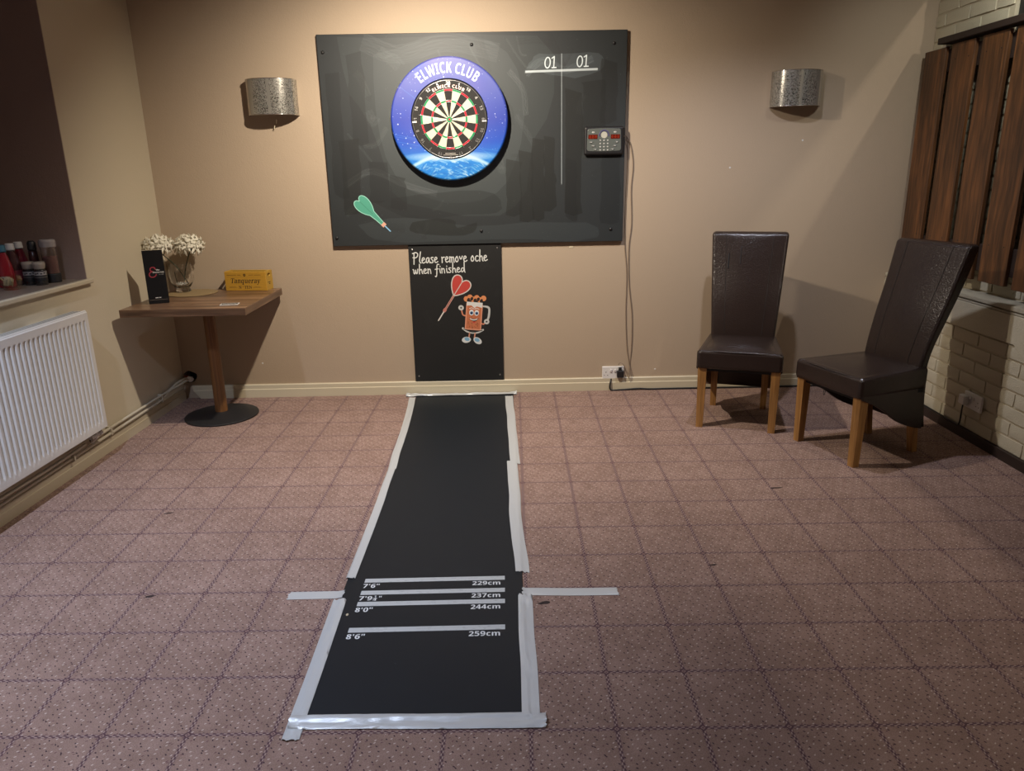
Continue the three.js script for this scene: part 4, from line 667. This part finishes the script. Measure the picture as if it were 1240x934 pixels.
  mesh('piping', tube([[-0.226, 0.447, 0.236], [-0.1, 0.452, 0.249], [0.1, 0.452, 0.249], [0.226, 0.447, 0.236]], 0.0035, 30, 6), M.leather, seat);
  // legs
  for (const s of [-1, 1]) {
    const f = new THREE.BoxGeometry(0.048, 0.36, 0.048); let q = f.attributes.position; for (let i = 0; i < q.count; i++) { const k = q.getY(i) < 0 ? 0.76 : 1; q.setXYZ(i, q.getX(i) * k + s * 0.195, q.getY(i) + 0.18, q.getZ(i) * k + 0.215); } f.computeVertexNormals(); mesh('leg', swapUV(boxUV(f)), M.oak, t);
    const b = new THREE.BoxGeometry(0.042, 0.36, 0.042); q = b.attributes.position; for (let i = 0; i < q.count; i++) { const lo = q.getY(i) < 0; q.setXYZ(i, q.getX(i) * (lo ? 0.8 : 1) + s * 0.148, q.getY(i) + 0.18, q.getZ(i) * (lo ? 0.8 : 1) + (lo ? -0.215 : -0.165)); } b.computeVertexNormals(); mesh('leg', swapUV(boxUV(b)), M.oak, t);
    // stitched seam on the backrest
    const pts = []; for (let i = 0; i <= 20; i++) { const y = 0.47 + 0.575 * i / 20, x = s * (0.105 + 0.03 * i / 20), hw = lerpT(HALFW, y) - 0.018, tt = (1 - x / hw) / 2; pts.push([x, y, lerpT(FRONT, y) + PUFF(y) * Math.sin(Math.PI * tt) + 0.0008]); }
    mesh('seam', tube(pts, 0.0014, 60, 5), M.seam, t);
  }
  if (o.torn) for (const [x, y0, y1, w] of [[-0.113, 0.85, 0.935, 0.004], [-0.045, 0.875, 0.975, 0.0028]]) { const P = []; for (let i = 0; i <= 6; i++) { const y = y0 + (y1 - y0) * i / 6, hw = lerpT(HALFW, y) - 0.018, tt = (1 - x / hw) / 2; P.push([x + (i % 2) * 0.001, y, lerpT(FRONT, y) + PUFF(y) * Math.sin(Math.PI * tt) + 0.001]); } mesh('tear', tube(P, w, 20, 5), M.blackMatt, t); }
  if (o.torn) mesh('maker_tag', rbox(0.06, 0.008, 0.002, 0.0005, 0.01, 0.30, -0.195), M.whitePlastic, t);
  if (!o.torn) for (const q of [[[-0.06, 0.35, 0.20], [-0.055, 0.31, 0.21], [-0.045, 0.30, 0.215], [-0.04, 0.335, 0.21]], [[0.05, 0.35, 0.2], [0.055, 0.335, 0.21], [0.075, 0.33, 0.215], [0.09, 0.345, 0.21]]]) mesh('loose_thread', tube(q, 0.0015, 20, 5), M.blackMatt, t);
  mesh('base_cloth', box(-0.19, 0.19, 0.335, 0.354, -0.19, 0.225), M.blackMatt, t);
  return t;
}
chair('dining_chair', 'dark brown leather chair with torn backrest, its back to the dartboard wall', [1.67, 0, 0.62], -19.3 * Math.PI / 180, { torn: true });
chair('dining_chair', 'dark brown leather chair with untorn backrest beside the slatted panel', [2.155, 0, 1.13], -71 * Math.PI / 180);

// ---------- slatted wooden panel ----------
{
  const t = thing('slatted_wood_panel', 'tall panel of dark brown upright wooden slats fixed over the brick wall', 'slatted panel', [2.82, 0.765, 0]);
  const yb = -0.765;
  for (let k = 0; k < 8; k++) {
    const z0 = 0.055 + 0.27 * k, b = 0.826 + (k % 3 === 1 ? -0.004 : 0.002 * (k % 2)), tp = 2.062 - (k === 0 ? 0.006 : 0);
    const g = rbox(0.021, tp - b, 0.213, 0.003, 0.0105, (tp + b) / 2 + yb, z0 + 0.109);
    const o = mesh('slat', swapUV(boxUV(g)), M.slat, t); const u = o.geometry.attributes.uv; for (let i = 0; i < u.count; i++) u.setXY(i, u.getX(i) + k * 0.37, u.getY(i) + k * 0.19);
    for (const y of [1.02, 1.98]) for (const e of [0.05, 0.17]) mesh('nail', new THREE.SphereGeometry(0.0035, 8, 5).scale(0.4, 1, 1).translate(-0.0003, y + yb, z0 + e), M.black, o);
  }
  mesh('back_rail', rbox(0.03, 0.12, 2.1, 0.003, 0.0365, 1.985 + yb, 1.11), M.darkWood, t); mesh('back_rail', rbox(0.03, 0.14, 2.1, 0.003, 0.0365, 0.945 + yb, 1.11), M.darkWood, t);
  mesh('cap_rail', rbox(0.085, 0.034, 1.98, 0.004, 0.022, 2.092 + yb, 1.20), M.darkWood, t);
  mesh('bracket', rbox(0.03, 0.03, 0.03, 0.003, 0.05, 2.06 + yb, 0.19), M.steel, t);
  mesh('foot_block', [rbox(0.05, 0.06, 0.06, 0.004, 0.04, 0.855 + yb, 0.12), rbox(0.05, 0.06, 0.06, 0.004, 0.04, 0.855 + yb, 2.1), box(0.03, 0.05, 0.758 + yb, 0.86 + yb, 0.1, 0.14), box(0.03, 0.05, 0.758 + yb, 0.86 + yb, 2.08, 2.12)], M.darkWood, t);
}

// ---------- radiator and pipes ----------
{
  const [x, y, z] = lw(0.0, 0.19, 1.09);
  const t = thing('radiator', 'white panel radiator with vertical flutes on the cream wall', 'radiator', [x, y, z], LA);
  const L = 1.7, H = 0.612, D = 0.098, pitch = 0.0325, nz = Math.round(L / pitch);
  const zs = [], prof = []; for (let i = 0; i < nz; i++) for (const [f, d] of [[0, 0], [0.30, 0], [0.42, 1], [0.86, 1], [0.98, 0]]) { zs.push((i + f) * pitch + 0.018); prof.push(d); } zs.unshift(0); prof.unshift(0); zs.push(L); prof.push(0);
  const ys = [[0.0, 0], [0.030, 0], [0.048, 1], [H - 0.058, 1], [H - 0.045, 0], [H - 0.012, 0], [H, -0.5]];
  const pos = [], idx = []; ys.forEach(([yy, a]) => zs.forEach((zz, i) => pos.push(D - 0.009 * prof[i] * Math.max(0, a) - (a < 0 ? 0.008 : 0), yy, zz))); const W = zs.length;
  for (let r = 0; r < ys.length - 1; r++) for (let i = 0; i < W - 1; i++) { const a = r * W + i; idx.push(a, a + W, a + 1, a + 1, a + W, a + W + 1); }
  let g = new THREE.BufferGeometry(); g.setAttribute('position', new THREE.Float32BufferAttribute(pos, 3)); g.setIndex(idx); g = BGU.toCreasedNormals(g, 0.5);
  mesh('front_panel', g, std({ color: lin(0.62, 0.61, 0.58), roughness: 0.35, side: THREE.DoubleSide }), t);
  mesh('side_cover', rbox(D - 0.04, H - 0.01, 0.004, 0.001, 0.02 + (D - 0.02) / 2, H / 2, 0.003), M.radiator, t);
  mesh('rear_panel', box(0.026, 0.034, 0.01, H - 0.01, 0.01, L), M.radiator, t);
  const gr = mesh('top_grille', box(0.028, D - 0.004, H - 0.012, H - 0.004, 0.004, L), std({ color: lin(0.45, 0.44, 0.40), roughness: 0.5 }), t);
  const sl = []; for (let i = 0; i < 150; i++) for (const k of [0, 1, 2]) sl.push(box(0.036 + k * 0.018, 0.046 + k * 0.018, H - 0.0045, H - 0.0035, 0.012 + i * 0.0112, 0.018 + i * 0.0112)); const s = mesh('grille_slots', sl, std({ color: lin(0.2, 0.19, 0.17), roughness: 0.7 }), gr); s.userData.kind = 'stuff';
  mesh('wall_bracket', [box(0.0, 0.028, H - 0.03, H - 0.012, 0.10, 0.32), box(0.0, 0.028, H - 0.03, H - 0.012, 0.48, 0.8), box(0.0, 0.03, 0.1, 0.13, 0.2, 0.25), box(0, 0.03, 0.1, 0.13, 1.4, 1.45)], M.radiator, t);
  mesh('valve', [rod([0.06, 0.012, 0.055], [0.06, -0.045, 0.055], 0.011), rod([0.06, -0.03, 0.02], [0.06, -0.03, 0.10], 0.012), rod([0.06, -0.03, 0.012], [0.06, -0.03, 0.03], 0.016), rod([0.06, -0.045, 0.055], [0.032, -0.07, 0.055], 0.0085)], M.radiator, t);
}
function pipe(label, pts, r) { const o = thing('heating_pipe', label, 'pipe', [LX, 0, 0], LA, 'heating pipes along the left wall'); mesh('run', tube(pts, r, 120, 10), M.pipe, o); return o; }
{
  const a = pipe('painted heating pipe along the wall above the skirting, upper of two', [[0.028, 0.128, 1.145], [0.024, 0.128, 0.9], [0.024, 0.128, 0.5], [0.024, 0.130, 0.25], [0.028, 0.145, 0.16], [0.034, 0.150, 0.10], [0.036, 0.15, 0.045]], 0.0078);
  const b = pipe('painted heating pipe along the wall above the skirting, lower of two', [[0.026, 0.098, 2.7], [0.026, 0.098, 2.0], [0.024, 0.098, 1.2], [0.024, 0.100, 0.6], [0.024, 0.104, 0.36], [0.028, 0.128, 0.26], [0.040, 0.132, 0.16], [0.048, 0.138, 0.08], [0.050, 0.142, 0.03]], 0.0078);
  for (const z of [0.36, 0.95]) mesh('clip', rbox(0.03, 0.05, 0.012, 0.002, 0.018, 0.113, z), M.pipe, a);
  const c = pipe('painted heating pipe hanging under the radiator', [[0.06, 0.155, 2.72], [0.058, 0.145, 2.0], [0.05, 0.135, 1.5], [0.03, 0.128, 1.2]], 0.0078); mesh('clip', rbox(0.02, 0.03, 0.012, 0.002, 0.03, 0.10, 1.31), M.pipe, c);
  const v = thing('pipe_valve', 'small brass and white pipe valve sticking out of the wall hole', 'valve', [-1.80, 0.13, 0.0]);
  mesh('body', [rod([-0.012, 0.012, -0.06], [-0.004, 0.012, 0.05], 0.012), rod([-0.03, 0.004, 0.05], [0.012, 0.008, 0.045], 0.010)], M.steel, v);
  mesh('cap', [new THREE.CylinderGeometry(0.016, 0.019, 0.03, 14).rotateX(1.2).translate(0.012, 0.012, 0.035)], M.whitePlastic, v);
  mesh('collar', rod([-0.03, 0.02, 0.0], [-0.014, 0.02, 0.02], 0.012), std({ color: lin(0.32, 0.07, 0.03), roughness: 0.4, metalness: 0.5 }), v);
}
// ---------- table ----------
const TY = 0.735;
{
  const t = thing('pedestal_table', 'square wooden table on a round black base in the corner', 'table', [-1.462, 0, 0.388]);
  const top = mesh('tabletop', boxUV(rbox(0.69, 0.042, 0.70, 0.002, 0, TY - 0.021, 0)), M.table, t);
  mesh('pole', swapUV(cyl(0.037, 0.033, TY - 0.07, 0, 0.028, 0, 28)), M.pole, t);
  mesh('base', lathe([[0, 0.001], [0.212, 0.001], [0.218, 0.006], [0.216, 0.011], [0.15, 0.02], [0.07, 0.03], [0.036, 0.034], [0, 0.034]], 56), M.blackIron, t);
  mesh('mounting_plate', rbox(0.3, 0.006, 0.3, 0.002, 0, TY - 0.045, 0), M.blackIron, t);
}
{ // menu holder
  const w = 0.105, h = 0.302, tx = canvasTex(384, 1104, (g, W, H) => {
    g.fillStyle = '#0b0b0d'; g.fillRect(0, 0, W, H);
    g.fillStyle = '#9a3844'; g.strokeStyle = '#9a3844'; g.lineCap = 'round'; g.lineWidth = 20;                         // flourish capital
    g.beginPath(); g.moveTo(205, 385); g.bezierCurveTo(215, 340, 110, 340, 112, 400); g.bezierCurveTo(114, 440, 160, 440, 165, 440); g.bezierCurveTo(90, 440, 70, 500, 90, 530); g.bezierCurveTo(120, 575, 200, 555, 215, 500); g.stroke(); g.beginPath(); g.arc(203, 382, 15, 0, 7); g.fill();
    g.fillStyle = '#e3e1dd'; g.textAlign = 'left'; g.font = 'bold 40px serif'; g.fillText('The', 215, 425); g.font = 'bold 42px serif'; g.fillText('Elwick Club', 150, 472, 215);
    g.fillStyle = '#a9a7a4'; g.fillRect(268, 500, 26, 7); g.fillRect(310, 499, 46, 8);
    g.fillStyle = '#d5d3d0'; g.fillRect(136, 975, 60, 14); g.fillRect(206, 974, 40, 14); g.fillStyle = '#6b5f55'; g.fillRect(14, 1020, W - 28, 7);
  });
  const t = thing('menu_card', 'tall black menu card with a red capital E standing on the table', 'menu card', [-1.680, TY + 0.0005, 0.520], 0.38);
  for (const [a, mtl, z] of [[0.07, std({ map: tx, roughness: 0.4 }), 0.022], [-0.07, M.black, -0.022]]) { const g = flatUV(rbox(w, h, 0.0025, 0.0008, 0, h / 2, 0), -w / 2, w / 2, 0, h); const o = mesh('panel', g, mtl, t); o.position.set(0, 0, z); o.rotation.x = -a; }
  mesh('edge_trim', rbox(w, 0.003, 0.008, 0.001, 0, h - 0.0005, 0), M.gloss, t);
}
{ // woven round place mat
  const tx = dataTex(256, 256, (u, v) => { const r = Math.hypot(u - 0.5, v - 0.5), n = Math.sin(r * 190) * 0.5 + 0.5, k = hash(u * 256 | 0, v * 256 | 0, 8) * 24; return [126 + n * 24 + k - 14, 108 + n * 20 + k - 14, 76 + n * 16 + k - 14]; });
  tag(mesh('place_mat', (() => { const g = lathe([[0, 0.0005], [0.145, 0.0005], [0.147, 0.002], [0.145, 0.0035], [0, 0.0035]], 48); const p = g.attributes.position, u = g.attributes.uv; for (let i = 0; i < p.count; i++) u.setXY(i, p.getX(i) / 0.3 + 0.5, p.getZ(i) / 0.3 + 0.5); return g.translate(-1.625, TY, 0.182); })(), std({ map: tx, roughness: 0.7 })), 'round straw coloured place mat under the glass vase', 'place mat');
}
const VX = -1.702, VZ = 0.135, VY = TY + 0.004;
{
  const t = thing('glass_vase', 'clear footed glass vase holding white flowers', 'vase', [VX, VY, VZ]);
  mesh('bowl', lathe([[0, 0.0], [0.042, 0.0], [0.046, 0.004], [0.044, 0.016], [0.037, 0.022], [0.05, 0.034], [0.064, 0.06], [0.072, 0.1], [0.071, 0.14], [0.064, 0.176], [0.0615, 0.176], [0.068, 0.14], [0.069, 0.1], [0.061, 0.062], [0.047, 0.04], [0.03, 0.030], [0, 0.028]], 48), phy({ color: 0xffffff, roughness: 0.03, transmission: 1, thickness: 0.004, ior: 1.5 }), t);
  const st = []; for (let i = 0; i < 46; i++) { const a = rr(0, 6.28), r = 0.038 * Math.sqrt(rnd()); const g = new THREE.IcosahedronGeometry(rr(0.005, 0.008), 0).translate(r * Math.cos(a), 0.037 + rr(0, 0.008) + r * 0.25, r * Math.sin(a)); st.push(g); }
  const s = mesh('glass_pebbles', st, phy({ color: lin(0.75, 0.76, 0.74), roughness: 0.1, clearcoat: 0.5 }), t); s.userData.kind = 'stuff';
}
const petalG = (() => { const g = new THREE.SphereGeometry(1, 7, 5).scale(0.0085, 0.024, 0.0034).translate(0, 0.023, 0); const p = g.attributes.position; for (let i = 0; i < p.count; i++) { const y = p.getY(i); p.setZ(i, p.getZ(i) + 9 * y * y * 0.9); } g.computeVertexNormals(); return g.toNonIndexed(); })();
function flower(label, head, r, foot) {
  const t = thing('artificial_flower', label, 'flower', [VX, VY, VZ], 0, 'white flowers in the vase');
  const h = head.map((v, i) => v - [VX, VY, VZ][i]), ps = [], N = 24, Y = new THREE.Vector3(0, 1, 0);
  for (let i = 0; i < N; i++) {                                         // florets on a flattened ball
    const yy = 1 - 1.55 * (i + 0.5) / N, q = i * 2.39996, rad = Math.sqrt(Math.max(0, 1 - yy * yy)), d = new THREE.Vector3(rad * Math.cos(q), yy, rad * Math.sin(q));
    const c = new THREE.Vector3(h[0] + d.x * r * 0.78, h[1] + d.y * r * 0.5, h[2] + d.z * r * 0.78), Q = new THREE.Quaternion().setFromUnitVectors(Y, d);
    for (let k = 0; k < 6; k++) { const m = new THREE.Matrix4().makeRotationFromQuaternion(Q).multiply(new THREE.Matrix4().makeRotationY(k * Math.PI / 3 + i)).multiply(new THREE.Matrix4().makeRotationX(rr(0.75, 1.2))); const g = petalG.clone().scale(r / 0.085, r / 0.085, r / 0.085).applyMatrix4(m).translate(c.x, c.y, c.z); ps.push(g); }
  }
  const p = mesh('petals', ps, std({ color: lin(0.68, 0.65, 0.54), roughness: 0.8, side: THREE.DoubleSide }), t); p.userData.kind = 'stuff';
  const sp = []; for (let i = 0; i < 14; i++) { const q = i * 2.4; sp.push(rod([h[0], h[1] - r * 0.5, h[2]], [h[0] + Math.cos(q) * r * 0.6, h[1] + r * 0.1, h[2] + Math.sin(q) * r * 0.6], 0.0015, 5)); }
  mesh('stem', [tube([foot, [foot[0] * 0.6 + h[0] * 0.4, foot[1] * 0.55 + h[1] * 0.45, foot[2] * 0.6 + h[2] * 0.4], [h[0], h[1] - r * 0.45, h[2]]], 0.003, 24, 6), ...sp], std({ color: lin(0.02, 0.035, 0.012), roughness: 0.6 }), t);
}
flower('white globe flower leaning over the menu card', [-1.775, 1.035, 0.225], 0.080, [0.04, 0.046, 0.0]);
flower('white globe flower standing upright over the vase', [-1.622, 1.025, 0.15], 0.084, [0.014, 0.042, 0.012]);
tag(mesh('flower_stem', tube([[VX - 0.024, VY + 0.045, VZ + 0.01], [VX - 0.03, VY + 0.09, VZ + 0.012], [VX - 0.036, VY + 0.125, VZ + 0.005]], 0.0024, 20, 6), std({ color: lin(0.02, 0.035, 0.012), roughness: 0.6 })), 'short bare dark stem standing inside the vase', 'stem');
{ // yellow wooden crate
  const w = 0.266, h = 0.118, d = 0.104, T = 0.010, yel = [0.40, 0.24, 0.035];
  const tx = canvasTex(1024, 448, (g, W, H) => {
    g.fillStyle = '#b3872a'; g.fillRect(0, 0, W, H); for (let i = 0; i < 500; i++) { g.fillStyle = 'rgba(' + (rnd() < 0.5 ? '120,84,20' : '236,200,90') + ',' + rr(0.05, 0.2) + ')'; g.fillRect(rr(0, W), rr(0, H), rr(20, 220), rr(1, 3)); }
    for (let i = 0; i < 80; i++) { g.fillStyle = 'rgba(90,58,14,0.3)'; g.fillRect(rr(0, W), rnd() < 0.5 ? rr(0, 26) : rr(H - 26, H), rr(4, 40), rr(1, 5)); }
    g.fillStyle = 'rgba(96,66,14,0.9)'; g.fillRect(60, 118, W - 120, 3); g.fillRect(60, 70, 240, 12); g.fillRect(320, 70, 90, 12); g.fillRect(600, 70, 120, 12); g.fillRect(740, 70, 170, 12); g.fillStyle = '#33240f'; g.beginPath(); g.arc(500, 76, 32, 0, 7); g.fill(); g.fillStyle = '#b3872a'; g.fillRect(488, 64, 8, 24); g.fillRect(504, 64, 8, 24);
    g.fillStyle = '#2c1d12'; g.textAlign = 'center'; g.save(); g.translate(W * 0.49, 268); g.transform(1, 0, -0.22, 1, 0, 0); g.font = 'bold 160px serif'; g.fillText('Tanqueray', 0, 0, 740); g.restore();
    g.font = 'bold 92px serif'; g.fillText('N', W * 0.355, 398); g.fillText('TEN', W * 0.55, 398); g.font = 'bold 52px serif'; g.fillText('º', W * 0.425, 376); g.fillRect(90, 366, 200, 6); g.fillRect(690, 366, 200, 6); g.fillRect(110, 352, 150, 4); g.fillRect(720, 352, 140, 4);
  });
  const plain = std({ color: lin(...yel), roughness: 0.6 }), t = thing('wooden_crate', 'small yellow open wooden crate with dark italic lettering on the table', 'crate', [-1.306, TY + 0.0008, 0.076], -0.10);
  mesh('front_board', flatUV(rbox(w, h, T, 0.002, 0, h / 2, d / 2 - T / 2), -w / 2, w / 2, 0, h), std({ map: tx, roughness: 0.6 }), t);
  mesh('back_board', rbox(w, h, T, 0.002, 0, h / 2, -d / 2 + T / 2), plain, t);
  mesh('bottom_board', box(-w / 2 + T, w / 2 - T, 0, T, -d / 2 + T, d / 2 - T), plain, t);
  for (const s of [-1, 1]) {
    const sh = new THREE.Shape([[-d / 2 + T, 0], [d / 2 - T, 0], [d / 2 - T, h + 0.002], [-d / 2 + T, h + 0.002]].map((p) => new THREE.Vector2(...p))); const ho = new THREE.Path(); ho.absellipse(0, h * 0.8, 0.020, 0.011, 0, Math.PI * 2, true); sh.holes.push(ho);
    const e = mesh('end_board', new THREE.ExtrudeGeometry(sh, { depth: T, bevelEnabled: false }).rotateY(Math.PI / 2).translate(s > 0 ? w / 2 - T : -w / 2, 0, 0), plain, t);
    if (s > 0) mesh('printed_mark', [box(w / 2 + 0.0001, w / 2 + 0.0006, 0.046, 0.050, -0.015, 0.018), box(w / 2 + 0.0001, w / 2 + 0.0006, 0.036, 0.040, -0.010, 0.012)], M.darkWood, e);
  }
}
{ // small framed plaque lying on the table
  const tx = canvasTex(256, 128, (g, W, H) => { g.fillStyle = '#d9d8d4'; g.fillRect(0, 0, W, H); g.fillStyle = '#1a1a1b'; g.fillRect(12, 12, W - 24, H - 24); g.fillStyle = '#c8c6c2'; for (let i = 0; i < 11; i++) g.fillRect(34 + i * 17, 46 + (i % 3) * 6, 11, 24 - (i % 2) * 8); });
  const g = rbox(0.098, 0.003, 0.056, 0.001, 0, 0.0017, 0), p = g.attributes.position, u = g.attributes.uv; for (let i = 0; i < p.count; i++) u.setXY(i, p.getX(i) / 0.098 + 0.5, 0.5 - p.getZ(i) / 0.056);
  const o = tag(mesh('table_plaque', g, std({ map: tx, roughness: 0.4 })), 'small black plaque with white border lying on the table', 'plaque'); o.position.set(-1.243, TY, 0.615); o.rotation.y = 0.12;
}
// ---------- things on the recess sill ----------
const SY = RY0 + 0.0125;
const glassy = (c, o = {}) => phy({ color: c, roughness: 0.08, clearcoat: 0.6, ...o });
function onSill(name, label, cat, x, z, group) { return thing(name, label, cat, [x, SY, z], LA, group); }
{
  const t = onSill('storage_tumbler', 'tall clear tumbler of pink sweets on a black base on the sill', 'tumbler', -1.988, 0.962);
  mesh('base', lathe([[0, 0], [0.035, 0], [0.036, 0.004], [0.036, 0.04], [0.0345, 0.045], [0, 0.045]], 28), M.black, t);
  mesh('contents', cyl(0.031, 0.033, 0.085, 0, 0.045, 0), std({ color: lin(0.36, 0.15, 0.12), roughness: 0.6, bumpMap: rep(paintBump, 2), bumpScale: 0.006 }), t);
  mesh('glass', lathe([[0.0335, 0.045], [0.036, 0.19], [0.037, 0.2], [0.035, 0.2], [0.034, 0.19], [0.0325, 0.045]], 28), phy({ color: 0xffffff, transmission: 1, roughness: 0.04, thickness: 0.0015, ior: 1.48 }), t);
  mesh('lid', lathe([[0, 0.212], [0.03, 0.212], [0.035, 0.206], [0.037, 0.2], [0.037, 0.186], [0.0375, 0.178], [0.0385, 0.178], [0.039, 0.2], [0.037, 0.211], [0.03, 0.216], [0, 0.216]], 28), glassy(lin(0.28, 0.25, 0.24)), t);
  const b = onSill('pepper_mill', 'slim black pepper mill beside the tall tumbler on the sill', 'pepper mill', -2.062, 0.972);
  mesh('body', lathe([[0, 0], [0.024, 0], [0.025, 0.01], [0.021, 0.05], [0.022, 0.12], [0.02, 0.16], [0, 0.16]], 24), std({ color: lin(0.03, 0.008, 0.008), roughness: 0.3 }), b); mesh('cap', lathe([[0, 0.16], [0.018, 0.16], [0.021, 0.17], [0.019, 0.2], [0.012, 0.21], [0, 0.21]], 24), M.black, b);
}
const jarTex = canvasTex(256, 128, (g, W, H) => { g.fillStyle = '#141416'; g.fillRect(0, 0, W, H); g.fillStyle = '#8d8884'; g.fillRect(0, 8, W, 46); g.fillStyle = '#1b1a1a'; for (let i = 0; i < 12; i++) g.fillRect(i * 22, 20 + (i % 2) * 6, 12, 16); g.fillStyle = '#66615e'; g.fillRect(0, 74, W, 8); });
[[-2.052, 1.046, 'left of its twin by the sauce bottles'], [-1.992, 1.056, 'right of its twin next to the tumbler']].forEach(([x, z, l]) => {
  const t = onSill('grinder_jar', 'small black labelled grinder jar on the sill, ' + l, 'jar', x, z, 'grinder jars on the sill');
  mesh('body', lathe([[0, 0], [0.027, 0], [0.028, 0.004], [0.028, 0.07], [0.022, 0.078], [0, 0.078]], 26), glassy(lin(0.015, 0.013, 0.012)), t);
  mesh('label', new THREE.CylinderGeometry(0.0284, 0.0284, 0.05, 26, 1, true).translate(0, 0.045, 0), std({ map: jarTex, roughness: 0.5 }), t);
  mesh('grinder_cap', lathe([[0.022, 0.078], [0.027, 0.082], [0.029, 0.1], [0.027, 0.114], [0, 0.116]], 26), glassy(lin(0.24, 0.2, 0.16)), t);
});
[[-2.115, 1.125, [0.24, 0.012, 0.02], [0.05, 0.16, 0.22], 'blue capped', true], [-2.126, 1.042, [0.05, 0.02, 0.02], [0.6, 0.58, 0.55], 'white capped dark', false], [-2.142, 0.952, [0.22, 0.01, 0.025], [0.6, 0.58, 0.55], 'white capped', false]].forEach(([x, z, c, cap, l, txt]) => {
  const t = onSill('sauce_bottle', l + ' red sauce bottle on the recess sill', 'bottle', x, z, 'sauce bottles on the sill');
  mesh('body', lathe([[0, 0], [0.036, 0], [0.038, 0.006], [0.037, 0.075], [0.032, 0.11], [0.022, 0.15], [0.017, 0.165], [0.017, 0.172], [0, 0.172]], 28), glassy(lin(...c)), t);
  mesh('cap', lathe([[0, 0.17], [0.02, 0.17], [0.0205, 0.176], [0.019, 0.2], [0.017, 0.204], [0, 0.204]], 24), std({ color: lin(...cap), roughness: 0.4 }), t);
  if (txt) mesh('label_lettering', [box(0.0, 0.026, 0.05, 0.056, 0.037, 0.0385), box(0.0, 0.004, 0.04, 0.056, 0.037, 0.0385), box(0.011, 0.015, 0.04, 0.056, 0.037, 0.0385), box(0.022, 0.026, 0.04, 0.056, 0.037, 0.0385)], M.whitePlastic, t);
  else mesh('shoulder_label', lathe([[0.0375, 0.03], [0.0382, 0.031], [0.0376, 0.072], [0.037, 0.074]], 28), std({ color: lin(0.16, 0.02, 0.03), roughness: 0.5 }), t);
});
{
  const t = onSill('condiment_bowl', 'cut glass bowl of sachets with a spoon on the sill', 'bowl', -2.045, 1.205);
  mesh('bowl', BGU.toCreasedNormals(lathe([[0, 0], [0.03, 0], [0.036, 0.004], [0.046, 0.03], [0.048, 0.055], [0.045, 0.066], [0.042, 0.066], [0.044, 0.054], [0.042, 0.03], [0.03, 0.008], [0, 0.006]], 10), 0.4), phy({ color: lin(0.92, 0.9, 0.84), transmission: 1, roughness: 0.05, thickness: 0 }), t);
  const sc = []; for (let i = 0; i < 9; i++) sc.push(rbox(0.022, 0.032, 0.004, 0.001).rotateZ(rr(-0.6, 0.6)).rotateY(rr(0, 3)).translate(rr(-0.016, 0.016), 0.034 + rr(0, 0.012), rr(-0.016, 0.016)));
  mesh('sachets', sc, std({ color: lin(0.42, 0.36, 0.24), roughness: 0.5 }), t).userData.kind = 'stuff'; mesh('spoon', [rod([-0.01, 0.02, 0.0], [-0.07, 0.10, 0.03], 0.004)], std({ color: lin(0.4, 0.3, 0.17), roughness: 0.5 }), t);
}

renderer.render(scene, camera);
